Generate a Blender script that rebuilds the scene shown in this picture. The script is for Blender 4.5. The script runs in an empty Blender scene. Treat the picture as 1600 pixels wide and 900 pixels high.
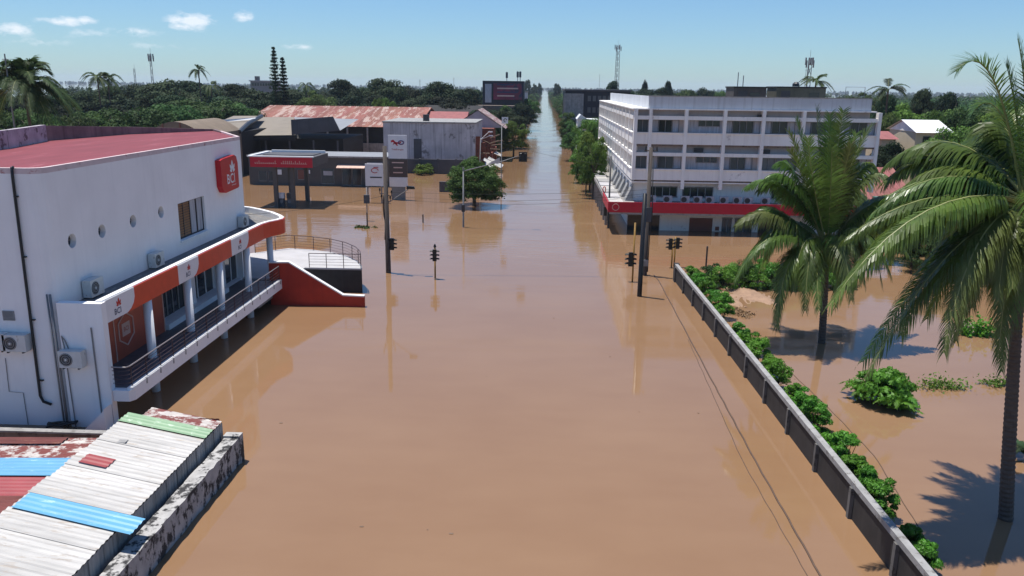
import bpy, math, random
import numpy as np
from mathutils import Vector, Matrix
rnd = random.Random(7)
scene = bpy.context.scene
COL = scene.collection

# ------------------------------------------------------------------ camera
F = 1250.0; H = 14.0
TH = math.atan(314 / F); ROLL = 0.013; PSI = math.atan(49 * math.cos(TH) / F)
_f = np.array([-math.sin(PSI) * math.cos(TH), math.cos(PSI) * math.cos(TH), -math.sin(TH)])
_r = np.array([math.cos(PSI), math.sin(PSI), 0.0]); _u = np.cross(_r, _f)
_c, _s = math.cos(ROLL), math.sin(ROLL)
_r, _u = _r * _c + _u * _s, _u * _c - _r * _s
CAM = np.array([0.0, 0.0, H])
cam_data = bpy.data.cameras.new('camera'); cam = bpy.data.objects.new('camera', cam_data); COL.objects.link(cam)
cam_data.sensor_width = 36; cam_data.lens = 36 * F / 1600
cam_data.clip_start = 0.5; cam_data.clip_end = 60000
m = Matrix.Identity(4)
for i in range(3):
    m[i][0] = _r[i]; m[i][1] = _u[i]; m[i][2] = -_f[i]; m[i][3] = CAM[i]
cam.matrix_world = m
scene.camera = cam
# pixel of the 1600x900 photograph -> point in the place
def ray(x, y): return _f + _r * (x - 800) / F + _u * (450 - y) / F
def G(x, y, z=0.0):
    d = ray(x, y); return CAM + d * ((z - H) / d[2])
def YP(x, y, Y):
    d = ray(x, y); return CAM + d * (Y / d[1])
def XP(x, y, X):
    d = ray(x, y); return CAM + d * (X / d[0])

# ------------------------------------------------------------------ sky and sun
SUN_EL = math.radians(77); SH = Vector((0.9, -0.42)).normalized()      # direction in which shadows fall
world = bpy.data.worlds.new('World'); scene.world = world; world.use_nodes = True
nt = world.node_tree; nt.nodes.clear()
def N(t, **kw):
    n = nt.nodes.new(t)
    for k, v in kw.items(): setattr(n, k, v)
    return n
out = N('ShaderNodeOutputWorld'); bg = N('ShaderNodeBackground')
sky = N('ShaderNodeTexSky', sky_type='NISHITA', sun_disc=False)
sky.sun_elevation = SUN_EL
sky.sun_rotation = math.atan2(-SH.x, -SH.y)
sky.altitude = 0; sky.air_density = 1.0; sky.dust_density = 0.25; sky.ozone_density = 1.8
bg.inputs['Strength'].default_value = 0.081
# small fair-weather clouds low in the sky
tc = N('ShaderNodeTexCoord')
def vmath(op, a, b=None):
    n = N('ShaderNodeVectorMath', operation=op); nt.links.new(a, n.inputs[0])
    if b is not None:
        if isinstance(b, (tuple, list)): n.inputs[1].default_value = b
        else: nt.links.new(b, n.inputs[1])
    return n
def smath(op, a, b=None, clamp=False):
    n = N('ShaderNodeMath', operation=op); n.use_clamp = clamp
    for i, v in enumerate((a, b)):
        if v is None: continue
        if isinstance(v, (int, float)): n.inputs[i].default_value = v
        else: nt.links.new(v, n.inputs[i])
    return n.outputs[0]
sep = N('ShaderNodeSeparateXYZ'); nt.links.new(tc.outputs['Generated'], sep.inputs[0])
az = smath('ARCTAN2', sep.outputs['X'], sep.outputs['Y']); el = smath('ARCSINE', sep.outputs['Z'])
comb = N('ShaderNodeCombineXYZ'); nt.links.new(az, comb.inputs[0]); nt.links.new(el, comb.inputs[1])
nz = N('ShaderNodeTexNoise'); nz.inputs['Scale'].default_value = 45; nz.inputs['Detail'].default_value = 7; nz.inputs['Roughness'].default_value = 0.62
stretch = vmath('MULTIPLY', comb.outputs[0], (1.0, 1.9, 1.0)); nt.links.new(stretch.outputs[0], nz.inputs['Vector'])
def azel(px, py):
    d = ray(px, py); d = d / np.linalg.norm(d); return math.atan2(d[0], d[1]), math.asin(d[2])
puffs = [(298, 33, 32, 13, 1.0), (286, 40, 24, 7, .8), (379, 25, 14, 9, .8), (95, 33, 28, 7, .8), (135, 32, 14, 6, .7), (15, 46, 30, 10, .6), (60, 66, 40, 6, .28),
         (205, 50, 40, 8, .34), (240, 72, 60, 6, .22), (465, 73, 26, 5, .4), (140, 52, 50, 8, .25)]
masks = [(azel(a, b), c / F, d / F, e) for a, b, c, d, e in puffs]
for k in range(16):                                                     # the same sort of cloud all round the horizon
    a0 = 0.9 + k * 0.29 + 0.1 * math.sin(k * 7.3); masks.append(((a0, 0.06 + 0.05 * abs(math.sin(k * 3.1))), 0.02 + .012 * math.sin(k * 1.7), 0.008, .8))
acc = None
for (a0, e0), wa, we, amt in masks:
    d = vmath('SUBTRACT', comb.outputs[0], (a0, e0, 0)); d = vmath('DIVIDE', d.outputs[0], (wa, we, 1)); L = vmath('LENGTH', d.outputs[0])
    v = smath('MULTIPLY', smath('SUBTRACT', 1.25, L.outputs['Value'], True), amt)
    acc = v if acc is None else smath('MAXIMUM', acc, v)
cl = smath('MULTIPLY', smath('ADD', smath('SUBTRACT', nz.outputs['Fac'], 0.56), smath('MULTIPLY', acc, 0.42)), 3.4, True)
cl = smath('MULTIPLY', smath('MULTIPLY', cl, smath('MULTIPLY', acc, 3.0, True)), 0.8)
mix = N('ShaderNodeMix', data_type='RGBA'); nt.links.new(cl, mix.inputs['Factor'])
tint = N('ShaderNodeMix', data_type='RGBA', blend_type='MULTIPLY'); tint.inputs['Factor'].default_value = 1.0
nt.links.new(sky.outputs[0], tint.inputs['A']); tint.inputs['B'].default_value = (0.60, 0.83, 1.08, 1)
nt.links.new(tint.outputs['Result'], mix.inputs['A']); mix.inputs['B'].default_value = (8.6, 9.0, 9.6, 1)
nt.links.new(mix.outputs['Result'], bg.inputs['Color']); nt.links.new(bg.outputs[0], out.inputs['Surface'])

sun_d = bpy.data.lights.new('sun', 'SUN'); sun_d.energy = 4.3; sun_d.angle = math.radians(0.53); sun_d.color = (1.0, 0.955, 0.88)
sun = bpy.data.objects.new('sun', sun_d); COL.objects.link(sun)
_dir = Vector((SH.x * math.cos(SUN_EL), SH.y * math.cos(SUN_EL), -math.sin(SUN_EL)))
sun.rotation_euler = _dir.to_track_quat('-Z', 'Y').to_euler(); sun.location = (-20, 40, 120)
vs = scene.view_settings
vs.view_transform = 'Standard'; vs.look = 'None'; vs.exposure = 0.50; vs.gamma = 1.0; vs.use_curve_mapping = False
scene.cycles.max_bounces = 8; scene.cycles.diffuse_bounces = 3; scene.cycles.glossy_bounces = 4; scene.cycles.transparent_max_bounces = 8
scene.cycles.volume_bounces = 1

# ------------------------------------------------------------------ materials
def srgb(r, g, b):
    f = lambda c: c / 12.92 if c <= 0.04045 else ((c + 0.055) / 1.055) ** 2.4
    return (f(r / 255), f(g / 255), f(b / 255), 1)
MATS = {}
def mat(name, col, rough=0.7, var=0.25, scale=1.5, metal=0.0, spec=0.4, bump=0.0, bscale=40, streak=0.0, streak_col=(.05, .045, .04), dirt=0.0, dirt_col=(.12, .1, .07), obj_rand=0.0, trans=0.0, stretch=(1, 1, 1), dirt_scale=3.0):
    """principled with mottling, dark water streaks running down, flaky dirt and fine relief"""
    M = bpy.data.materials.new(name); M.use_nodes = True; t = M.node_tree; b = t.nodes['Principled BSDF']
    n = lambda ty, **kw: [setattr(x, k, v) or x for x in [t.nodes.new(ty)] for k, v in (kw or {'label': ''}).items()][0]
    L = t.links.new
    tcn = n('ShaderNodeTexCoord'); geo = n('ShaderNodeNewGeometry')
    mp = n('ShaderNodeMapping'); mp.inputs['Scale'].default_value = stretch; L(geo.outputs['Position'], mp.inputs['Vector'])
    pos = mp.outputs[0]
    n1 = n('ShaderNodeTexNoise'); n1.inputs['Scale'].default_value = scale; n1.inputs['Detail'].default_value = 6; n1.inputs['Roughness'].default_value = .6; L(pos, n1.inputs['Vector'])
    r1 = n('ShaderNodeMapRange'); r1.inputs['From Min'].default_value = .3; r1.inputs['From Max'].default_value = .7; r1.inputs['To Min'].default_value = 1 - var; r1.inputs['To Max'].default_value = 1 + var * .6; L(n1.outputs['Fac'], r1.inputs['Value'])
    c = n('ShaderNodeMix', data_type='RGBA', blend_type='MULTIPLY'); c.inputs['Factor'].default_value = 1
    c.inputs['A'].default_value = (*col[:3], 1); L(r1.outputs[0], c.inputs['B']); cur = c.outputs['Result']
    if obj_rand:
        oi = n('ShaderNodeObjectInfo'); r = n('ShaderNodeMapRange'); r.inputs['To Min'].default_value = 1 - obj_rand; r.inputs['To Max'].default_value = 1 + obj_rand; L(oi.outputs['Random'], r.inputs['Value'])
        hs = n('ShaderNodeHueSaturation'); L(cur, hs.inputs['Color']); L(r.outputs[0], hs.inputs['Value'])
        r2 = n('ShaderNodeMapRange'); r2.inputs['To Min'].default_value = .5 - obj_rand * .09; r2.inputs['To Max'].default_value = .5 + obj_rand * .06
        fr = n('ShaderNodeMath', operation='FRACT'); mu = n('ShaderNodeMath', operation='MULTIPLY'); mu.inputs[1].default_value = 7.31; L(oi.outputs['Random'], mu.inputs[0]); L(mu.outputs[0], fr.inputs[0]); L(fr.outputs[0], r2.inputs['Value']); L(r2.outputs[0], hs.inputs['Hue'])
        cur = hs.outputs['Color']
    if streak:
        mp2 = n('ShaderNodeMapping'); mp2.inputs['Scale'].default_value = (3.2, 3.2, .12); L(geo.outputs['Position'], mp2.inputs['Vector'])
        n2 = n('ShaderNodeTexNoise'); n2.inputs['Scale'].default_value = 1.3; n2.inputs['Detail'].default_value = 5; L(mp2.outputs[0], n2.inputs['Vector'])
        rr = n('ShaderNodeMapRange'); rr.inputs['From Min'].default_value = .5; rr.inputs['From Max'].default_value = .78; rr.inputs['To Max'].default_value = streak; L(n2.outputs['Fac'], rr.inputs['Value'])
        mx = n('ShaderNodeMix', data_type='RGBA'); L(rr.outputs[0], mx.inputs['Factor']); L(cur, mx.inputs['A']); mx.inputs['B'].default_value = (*streak_col[:3], 1); cur = mx.outputs['Result']
    if dirt:
        n3 = n('ShaderNodeTexNoise'); n3.inputs['Scale'].default_value = dirt_scale; n3.inputs['Detail'].default_value = 9; n3.inputs['Roughness'].default_value = .7; L(pos, n3.inputs['Vector'])
        rr = n('ShaderNodeMapRange'); rr.inputs['From Min'].default_value = .62 - dirt * .2; rr.inputs['From Max'].default_value = .66 - dirt * .16; L(n3.outputs['Fac'], rr.inputs['Value'])
        mx = n('ShaderNodeMix', data_type='RGBA'); L(rr.outputs[0], mx.inputs['Factor']); L(cur, mx.inputs['A']); mx.inputs['B'].default_value = (*dirt_col[:3], 1); cur = mx.outputs['Result']
    L(cur, b.inputs['Base Color'])
    b.inputs['Roughness'].default_value = rough; b.inputs['Metallic'].default_value = metal; b.inputs['Specular IOR Level'].default_value = spec
    if bump:
        n4 = n('ShaderNodeTexNoise'); n4.inputs['Scale'].default_value = bscale; n4.inputs['Detail'].default_value = 4; L(pos, n4.inputs['Vector'])
        bp = n('ShaderNodeBump'); bp.inputs['Strength'].default_value = bump; bp.inputs['Distance'].default_value = .02; L(n4.outputs['Fac'], bp.inputs['Height']); L(bp.outputs[0], b.inputs['Normal'])
    if trans:
        tr = n('ShaderNodeBsdfTranslucent'); hs = n('ShaderNodeHueSaturation'); hs.inputs['Value'].default_value = 1.5; hs.inputs['Hue'].default_value = .495; L(cur, hs.inputs['Color']); L(hs.outputs[0], tr.inputs['Color'])
        ms = n('ShaderNodeMixShader'); ms.inputs[0].default_value = trans; L(b.outputs[0], ms.inputs[1]); L(tr.outputs[0], ms.inputs[2]); L(ms.outputs[0], t.nodes['Material Output'].inputs['Surface'])
    MATS[name] = M
    return M
mat('white_wall', (.85, .835, .83), .75, .06, .5, streak=.17, streak_col=(.55, .55, .56), bump=.15, bscale=20)
mat('white_paint', (.80, .80, .80), .55, .06, 2, streak=.08, streak_col=(.4, .38, .35))
mat('bank_red', (.62, .065, .024), .45, .10, 2)
mat('bank_red_dark', (.42, .034, .018), .6, .15, 1.2, streak=.25, streak_col=(.12, .012, .01))
mat('sign_red', (.50, .012, .018), .35, .06, 2)
mat('office_red', (.48, .006, .028), .4, .10, 2, streak=.15, streak_col=(.2, .01, .015))
mat('roof_red', (.20, .040, .052), .8, .18, .8, stretch=(2.5, .35, 1), dirt=.12, dirt_col=(.27, .085, .10), dirt_scale=.8)
mat('print_red', (.42, .085, .045), .4, .12, 1.0)
mat('print_pale', (.62, .42, .36), .5, .1)
mat('dark_metal', (.035, .035, .04), .45, .2, 5)
mat('black_pipe', (.012, .012, .014), .4, .2, 5)
mat('rail_metal', (.30, .27, .27), .4, .1, 5, metal=.4)
mat('rail_dark', (.07, .045, .05), .5, .15, 5, metal=.2)
mat('deck_tile', (.10, .10, .11), .5, .25, 3)
mat('grey_concrete', (.30, .29, .28), .85, .25, 1.2, bump=.3, bscale=12, streak=.4, streak_col=(.09, .085, .08), dirt=.2, dirt_col=(.16, .15, .14))
mat('pale_slab', (.43, .42, .43), .8, .12, 1.0, dirt=.15, dirt_col=(.48, .45, .42))
mat('stained_concrete', (.52, .51, .53), .88, .25, .35, streak=.75, streak_col=(.13, .125, .13), dirt=.25, dirt_col=(.22, .21, .21), dirt_scale=.5, bump=.3, bscale=4)
mat('peeling_wall', (.40, .39, .38), .9, .25, 3, dirt=.62, dirt_col=(.035, .034, .035), dirt_scale=2.2, bump=.6, bscale=9, stretch=(1, 1, .7))
mat('old_brick_wall', (.20, .155, .13), .9, .3, 2.2, dirt=.35, dirt_col=(.09, .075, .065), streak=.4, bump=.5, bscale=10)
mat('parapet_brown', (.20, .145, .145), .9, .3, .9, streak=.65, streak_col=(.07, .05, .05), bump=.3, bscale=6)
mat('parapet_flaky', (.42, .38, .41), .9, .25, 1.5, dirt=.4, dirt_col=(.14, .11, .12), dirt_scale=1.6, bump=.3, bscale=6)
mat('sheet_white', (.47, .455, .435), .5, .20, 1.4, stretch=(.4, 2.2, 1), dirt=.34, dirt_col=(.36, .32, .28), dirt_scale=3.2, obj_rand=.09)
mat('sheet_blue', (.13, .36, .56), .4, .12, 1.5, stretch=(.4, 2, 1), dirt=.1, dirt_col=(.30, .5, .65), obj_rand=.06)
mat('sheet_green', (.23, .36, .22), .5, .14, 1.5, dirt=.2, dirt_col=(.4, .5, .38))
mat('sheet_red', (.30, .06, .065), .5, .18, 1.5, dirt=.15, dirt_col=(.28, .07, .06), obj_rand=.08)
mat('sheet_rust', (.15, .045, .035), .8, .35, 1.8, stretch=(.5, 2, 1), dirt=.2, dirt_col=(.23, .1, .07), obj_rand=.15)
mat('sheet_flaky', (.50, .46, .43), .7, .25, 2.0, dirt=.85, dirt_col=(.16, .035, .03), dirt_scale=1.7, stretch=(1, 1.6, 1))
mat('sheet_grey', (.30, .295, .29), .6, .25, 1.0, streak=.8, streak_col=(.09, .09, .095), stretch=(1, 3, 1), obj_rand=.14)
mat('rust_roof', (.25, .10, .075), .8, .3, .25, stretch=(2.2, .4, .4), dirt=.55, dirt_col=(.40, .29, .25), dirt_scale=.45, obj_rand=.10)
mat('beige_roof', (.23, .20, .165), .85, .12, .3, dirt=.15, dirt_col=(.19, .165, .13), dirt_scale=.3)
mat('grey_roof', (.24, .25, .27), .7, .15, .4)
mat('slate_wall', (.085, .085, .095), .8, .2, .5, streak=.3)
mat('station_grey', (.085, .08, .078), .6, .15, .6)
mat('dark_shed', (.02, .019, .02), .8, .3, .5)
mat('office_white', (.90, .87, .83), .75, .08, .5, streak=.30, streak_col=(.46, .42, .40), dirt=.10, dirt_col=(.6, .56, .54), dirt_scale=.8)
mat('office_beige', (.44, .385, .36), .8, .12, .6, streak=.25, streak_col=(.25, .2, .18))
mat('parapet_white', (.56, .58, .62), .8, .10, .5, streak=.5, streak_col=(.28, .28, .28))
mat('brown_shutter', (.19, .075, .055), .6, .15, 1)
mat('curtain', (.42, .42, .45), .8, .3, 2.0, stretch=(3, 3, .3))
mat('louvre', (.22, .105, .04), .5, .2, 3)
mat('timber_pole', (.085, .07, .062), .9, .3, 3, stretch=(4, 4, .4), bump=.4, bscale=14)
mat('steel_pole', (.20, .20, .205), .5, .15, 3)
mat('yellow_pole', (.30, .17, .035), .55, .25, 4, dirt=.2, dirt_col=(.2, .12, .05))
mat('signal_black', (.012, .013, .012), .45, .2, 4)
mat('sign_white', (.74, .74, .75), .5, .05, 2)
mat('sign_brown', (.075, .055, .05), .5, .1, 2)
mat('navy', (.03, .035, .10), .5, .1)
mat('ac_white', (.60, .60, .58), .5, .10, 3, dirt=.15, dirt_col=(.4, .38, .34))
mat('rubber', (.015, .015, .016), .5, .2, 5)
mat('cable_black', (.02, .02, .02), .6, .1)
mat('coping', (.30, .295, .29), .85, .25, 2, dirt=.3, dirt_col=(.16, .15, .14), bump=.3, bscale=10)
mat('wall_black', (.028, .027, .028), .75, .3, 1.5, streak=.3, streak_col=(.06, .055, .05))
mat('hut_dark', (.065, .055, .052), .85, .3, .8, streak=.4, streak_col=(.02, .02, .02))
mat('hut_olive', (.10, .098, .075), .85, .3, .8, streak=.5, streak_col=(.04, .04, .03))
mat('wall_post', (.13, .125, .12), .85, .25, 2, dirt=.3, dirt_col=(.06, .055, .05))
mat('brick_red', (.23, .075, .05), .9, .3, 1.2, dirt=.35, dirt_col=(.07, .05, .045))
mat('debris', (.16, .11, .08), .9, .4, 1.5)
mat('cream_wall', (.55, .47, .34), .8, .08, 1)
mat('tile_pink', (.26, .10, .09), .8, .2, 1, obj_rand=.1)
mat('green_sheet', (.06, .17, .14), .5, .15, 1)
mat('billboard_dark', (.018, .018, .03), .6, .2, .4)
mat('billboard_pink', (.20, .022, .06), .6, .5, .3, dirt=.4, dirt_col=(.03, .03, .06), dirt_scale=.4)
mat('haze_wall', (.25, .24, .25), .9, .2, .1)
mat('mast_steel', (.20, .20, .21), .6, .1)
mat('mud', (.30, .19, .125), .9, .25, 1.2, bump=.6, bscale=5, dirt=.2, dirt_col=(.2, .13, .09))
mat('bark', (.075, .055, .042), .9, .35, 3, bump=.6, bscale=18)
mat('palm_bark', (.105, .08, .066), .9, .3, 4, stretch=(1, 1, 3), bump=.5, bscale=16)
mat('palm_leaf', (.098, .170, .034), .34, .4, 1.2, trans=.40, obj_rand=.3, spec=.5)
mat('palm_leaf_old', (.11, .15, .04), .45, .3, 1.2, trans=.25, obj_rand=.2)
mat('palm_far', (.040, .075, .022), .6, .35, .8, spec=.2, trans=.25, obj_rand=.25)
mat('palm_dry', (.20, .125, .055), .7, .3, 2, obj_rand=.2)
mat('rachis', (.24, .25, .09), .5, .2, 2)
mat('leaf_dark', (.026, .046, .020), .7, .45, .25, spec=.15, trans=.12, obj_rand=.5)
mat('leaf_mid', (.050, .100, .026), .65, .45, .3, spec=.15, trans=.2, obj_rand=.4)
mat('leaf_bright', (.100, .185, .030), .6, .4, .5, spec=.2, trans=.25, obj_rand=.25)
mat('leaf_hedge', (.095, .250, .028), .5, .35, 2.0, spec=.25, trans=.3, obj_rand=.22)
mat('yellow_plastic', (.62, .46, .02), .5, .1)
def glass(name, col, rough=.08):
    M = bpy.data.materials.new(name); M.use_nodes = True; b = M.node_tree.nodes['Principled BSDF']
    b.inputs['Base Color'].default_value = (*col, 1); b.inputs['Roughness'].default_value = rough; b.inputs['Specular IOR Level'].default_value = .6
    MATS[name] = M
glass('dark_glass', (.026, .028, .033)); glass('grey_glass', (.10, .105, .115), .14); glass('blue_glass', (.10, .13, .16), .15)

# ------------------------------------------------------------------ mesh helpers
BED = -1.5
class MB:
    def __init__(s): s.v = []; s.f = []
    def quad(s, *p):
        i = len(s.v); s.v += [tuple(q) for q in p]; s.f.append(tuple(range(i, i + len(p)))); return s
    def box(s, x0, x1, y0, y1, z0, z1):
        i = len(s.v)
        s.v += [(x, y, z) for z in (z0, z1) for x, y in ((x0, y0), (x1, y0), (x1, y1), (x0, y1))]
        s.f += [tuple(i + k for k in q) for q in ((3, 2, 1, 0), (4, 5, 6, 7), (0, 1, 5, 4), (1, 2, 6, 5), (2, 3, 7, 6), (3, 0, 4, 7))]; return s
    def prism(s, pts, a, b, axis='z'):
        """polygon pts extruded along an axis; pts are the two other coordinates"""
        i = len(s.v); n = len(pts)
        mk = {'z': lambda p, h: (p[0], p[1], h), 'y': lambda p, h: (p[0], h, p[1]), 'x': lambda p, h: (h, p[0], p[1])}[axis]
        s.v += [mk(p, a) for p in pts] + [mk(p, b) for p in pts]
        s.f += [tuple(i + k for k in range(n))[::-1], tuple(i + n + k for k in range(n))]
        s.f += [(i + k, i + (k + 1) % n, i + n + (k + 1) % n, i + n + k) for k in range(n)]; return s
    def tube(s, pts, r, n=8, cap=True):
        pts = [Vector(p) for p in pts]; rr = r if isinstance(r, (list, tuple)) else [r] * len(pts)
        i0 = len(s.v); up = None
        for k, p in enumerate(pts):
            t = (pts[min(k + 1, len(pts) - 1)] - pts[max(k - 1, 0)]).normalized()
            if up is None: up = Vector((0, 0, 1)) if abs(t.z) < .9 else Vector((1, 0, 0))
            a = t.cross(up).normalized(); b = a.cross(t).normalized(); up = b
            for j in range(n):
                q = p + (a * math.cos(2 * math.pi * j / n) + b * math.sin(2 * math.pi * j / n)) * rr[k]; s.v.append(tuple(q))
        for k in range(len(pts) - 1):
            for j in range(n):
                a0 = i0 + k * n + j; a1 = i0 + k * n + (j + 1) % n; s.f.append((a0, a1, a1 + n, a0 + n))
        if cap:
            s.f.append(tuple(i0 + j for j in range(n))[::-1]); e = i0 + (len(pts) - 1) * n; s.f.append(tuple(e + j for j in range(n)))
        return s
    def cyl(s, x, y, z0, z1, r, n=12, r1=None): return s.tube([(x, y, z0), (x, y, z1)], [r, r if r1 is None else r1], n)
    def corr(s, fn, L, W, pitch=.25, amp=.022, sub=4):
        """corrugated sheet: fn(u along ribs, v across ribs, h) -> point"""
        nv = max(4, int(W / pitch * sub)); i = len(s.v)
        for k in range(nv + 1):
            v = W * k / nv; ph = (v / pitch) % 1.0
            h = amp * (1 if ph < .3 else (1 - (ph - .3) / .2) if ph < .5 else 0 if ph < .8 else (ph - .8) / .2)
            for u in (0, L): s.v.append(tuple(fn(u, v, h)))
        s.f += [(i + 2 * k, i + 2 * k + 1, i + 2 * k + 3, i + 2 * k + 2) for k in range(nv)]; return s
    def build(s, name, m, parent=None, smooth=False, origin=None):
        o0 = Vector((0, 0, 0))
        if parent is not None:
            q = parent
            while q is not None: o0 += Vector(q.location); q = q.parent
        if origin is not None: o0 = o0 + Vector(origin)
        me = bpy.data.meshes.new(name); me.from_pydata([(a - o0.x, b - o0.y, c - o0.z) for a, b, c in s.v], [], s.f)
        if smooth: me.polygons.foreach_set('use_smooth', [True] * len(me.polygons))
        me.materials.append(MATS[m] if isinstance(m, str) else m)
        o = bpy.data.objects.new(name, me); COL.objects.link(o)
        if parent is not None: o.parent = parent
        if origin is not None: o.location = origin
        return o
def tag(o, label=None, cat=None, group=None, kind=None):
    if label: o['label'] = label
    if cat: o['category'] = cat
    if group: o['group'] = group
    if kind: o['kind'] = kind
    return o
def thing(name, label, cat, loc=(0, 0, 0), group=None):
    o = bpy.data.objects.new(name, None); COL.objects.link(o); o.location = loc; o.empty_display_size = .3
    return tag(o, label, cat, group)
def copy_tree(o, parent=None):
    c = o.copy(); COL.objects.link(c)
    if parent is not None: c.parent = parent; c.matrix_parent_inverse = o.matrix_parent_inverse
    for ch in list(o.children): copy_tree(ch, c)
    return c
def text_mesh(txt, size, name, m, parent, fn, thick=.0, spacing=1.0):
    """flat lettering: fn(u, v) places letter coordinates on a surface"""
    cu = bpy.data.curves.new('t', 'FONT'); cu.body = txt; cu.size = size; cu.align_x = 'CENTER'; cu.align_y = 'CENTER'; cu.resolution_u = 3; cu.offset = size * .012; cu.space_character = spacing
    ob = bpy.data.objects.new('t', cu); COL.objects.link(ob)
    bpy.context.view_layer.update()
    me = bpy.data.meshes.new_from_object(ob.evaluated_get(bpy.context.evaluated_depsgraph_get()))
    if name == 'letter':                                               # each character a part of its own
        iv = sorted((min(me.vertices[i].co.x for i in p.vertices), max(me.vertices[i].co.x for i in p.vertices), k) for k, p in enumerate(me.polygons)); groups = []
        for lo, hi, k in iv:
            if groups and lo < groups[-1][1] - 1e-4: groups[-1][1] = max(groups[-1][1], hi); groups[-1][2].append(k)
            else: groups.append([lo, hi, [k]])
        for _, _, ks in groups:
            b = MB()
            for k in ks: b.quad(*[fn(me.vertices[i].co.x, me.vertices[i].co.y) for i in me.polygons[k].vertices])
            b.build('letter', m, parent)
        bpy.data.objects.remove(ob); bpy.data.curves.remove(cu); bpy.data.meshes.remove(me); return
    b = MB(); b.v = [tuple(fn(v.co.x, v.co.y)) for v in me.vertices]; b.f = [tuple(p.vertices) for p in me.polygons]
    bpy.data.objects.remove(ob); bpy.data.curves.remove(cu); bpy.data.meshes.remove(me)
    return b.build(name, m, parent)
def boolean_cut(obj, cutters):
    """cut openings through a wall, then drop the cutters"""
    b = MB()
    for c in cutters:
        i = len(b.v); b.v += c.v; b.f += [tuple(i + k for k in q) for q in c.f]
    o = b.build('cut', 'white_wall'); o.location = obj.matrix_world.translation if obj.parent is None else obj.parent.location
    for v in o.data.vertices: v.co -= Vector(o.location)
    import bmesh
    for ob in (o, obj):
        bm = bmesh.new(); bm.from_mesh(ob.data); bmesh.ops.recalc_face_normals(bm, faces=bm.faces); bm.to_mesh(ob.data); bm.free()
    md = obj.modifiers.new('b', 'BOOLEAN'); md.object = o; md.operation = 'DIFFERENCE'; md.solver = 'EXACT'
    bpy.context.view_layer.update()
    me = bpy.data.meshes.new_from_object(obj.evaluated_get(bpy.context.evaluated_depsgraph_get()))
    obj.modifiers.clear(); obj.data = me; bpy.data.objects.remove(o)
# ================================================================== the setting: flood water, bed, mud
EXT = 7000.0
def water_mat():
    M = bpy.data.materials.new('flood_water'); M.use_nodes = True; t = M.node_tree; b = t.nodes['Principled BSDF']; L = t.links.new
    def n(ty, **kw):
        x = t.nodes.new(ty)
        for k, v in kw.items(): setattr(x, k, v)
        return x
    def noise(vec, sc, det=3, rough=.5):
        x = n('ShaderNodeTexNoise'); x.inputs['Scale'].default_value = sc; x.inputs['Detail'].default_value = det; x.inputs['Roughness'].default_value = rough; L(vec, x.inputs['Vector']); return x.outputs['Fac']
    def rng(v, a, b_, c, d):
        x = n('ShaderNodeMapRange'); x.inputs['From Min'].default_value = a; x.inputs['From Max'].default_value = b_; x.inputs['To Min'].default_value = c; x.inputs['To Max'].default_value = d; L(v, x.inputs['Value']); return x.outputs[0]
    def mth(op, a, b_):
        x = n('ShaderNodeMath', operation=op)
        for i, v in enumerate((a, b_)):
            if isinstance(v, (int, float)): x.inputs[i].default_value = v
            else: L(v, x.inputs[i])
        return x.outputs[0]
    pos = n('ShaderNodeNewGeometry').outputs['Position']
    mp = n('ShaderNodeMapping'); mp.inputs['Scale'].default_value = (.55, 1.6, 1); mp.inputs['Rotation'].default_value = (0, 0, .12); L(pos, mp.inputs['Vector']); w = mp.outputs[0]
    silt = noise(pos, .09, 5, .55); silt2 = noise(w, .5, 6, .6)
    f = mth('ADD', mth('MULTIPLY', silt, .7), mth('MULTIPLY', silt2, .3))
    cr = n('ShaderNodeValToRGB'); cr.color_ramp.elements[0].position = .38; cr.color_ramp.elements[0].color = (.226, .130, .070, 1); cr.color_ramp.elements[1].position = .64; cr.color_ramp.elements[1].color = (.252, .150, .083, 1)
    L(f, cr.inputs['Fac'])
    mp3 = n('ShaderNodeMapping'); mp3.inputs['Scale'].default_value = (.10, .75, 1); mp3.inputs['Rotation'].default_value = (0, 0, -.05); L(pos, mp3.inputs['Vector'])
    foam = rng(noise(mp3.outputs[0], 1.0, 6, .65), .60, .74, 0.0, .38); sp = n('ShaderNodeSeparateXYZ'); L(pos, sp.inputs[0])
    foam = mth('MULTIPLY', foam, mth('MULTIPLY', rng(sp.outputs['Y'], 56, 70, 0, 1), rng(sp.outputs['Y'], 92, 112, 1, 0)))
    mxf = n('ShaderNodeMix', data_type='RGBA'); L(foam, mxf.inputs['Factor']); L(cr.outputs[0], mxf.inputs['A']); mxf.inputs['B'].default_value = (.46, .33, .22, 1); L(mxf.outputs['Result'], b.inputs['Base Color'])
    b.inputs['IOR'].default_value = 1.42; b.inputs['Specular IOR Level'].default_value = .5
    L(rng(noise(pos, .03, 3), .35, .7, .02, .07), b.inputs['Roughness'])
    # ripples: calm close by, wind-ruffled patches, currents round the crossing
    patch = rng(noise(w, .045, 3), .42, .68, .12, 1.0)
    sepx = n('ShaderNodeSeparateXYZ'); L(pos, sepx.inputs[0])
    far = rng(sepx.outputs['Y'], 40, 75, .10, 1.0); far.node.clamp = True
    amp = mth('MULTIPLY', patch, far)
    h = mth('ADD', mth('MULTIPLY', noise(w, 1.3, 4, .55), 1.0), mth('MULTIPLY', noise(w, .33, 3), 1.6))
    h = mth('ADD', mth('MULTIPLY', h, amp), mth('ADD', mth('MULTIPLY', noise(pos, 1.1, 4, .6), .05), mth('MULTIPLY', noise(w, 4.5, 3, .6), .012)))
    bp = n('ShaderNodeBump'); bp.inputs['Strength'].default_value = .5; bp.inputs['Distance'].default_value = .055; L(h, bp.inputs['Height']); L(bp.outputs[0], b.inputs['Normal'])
    MATS['flood_water'] = M
water_mat()
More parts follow.
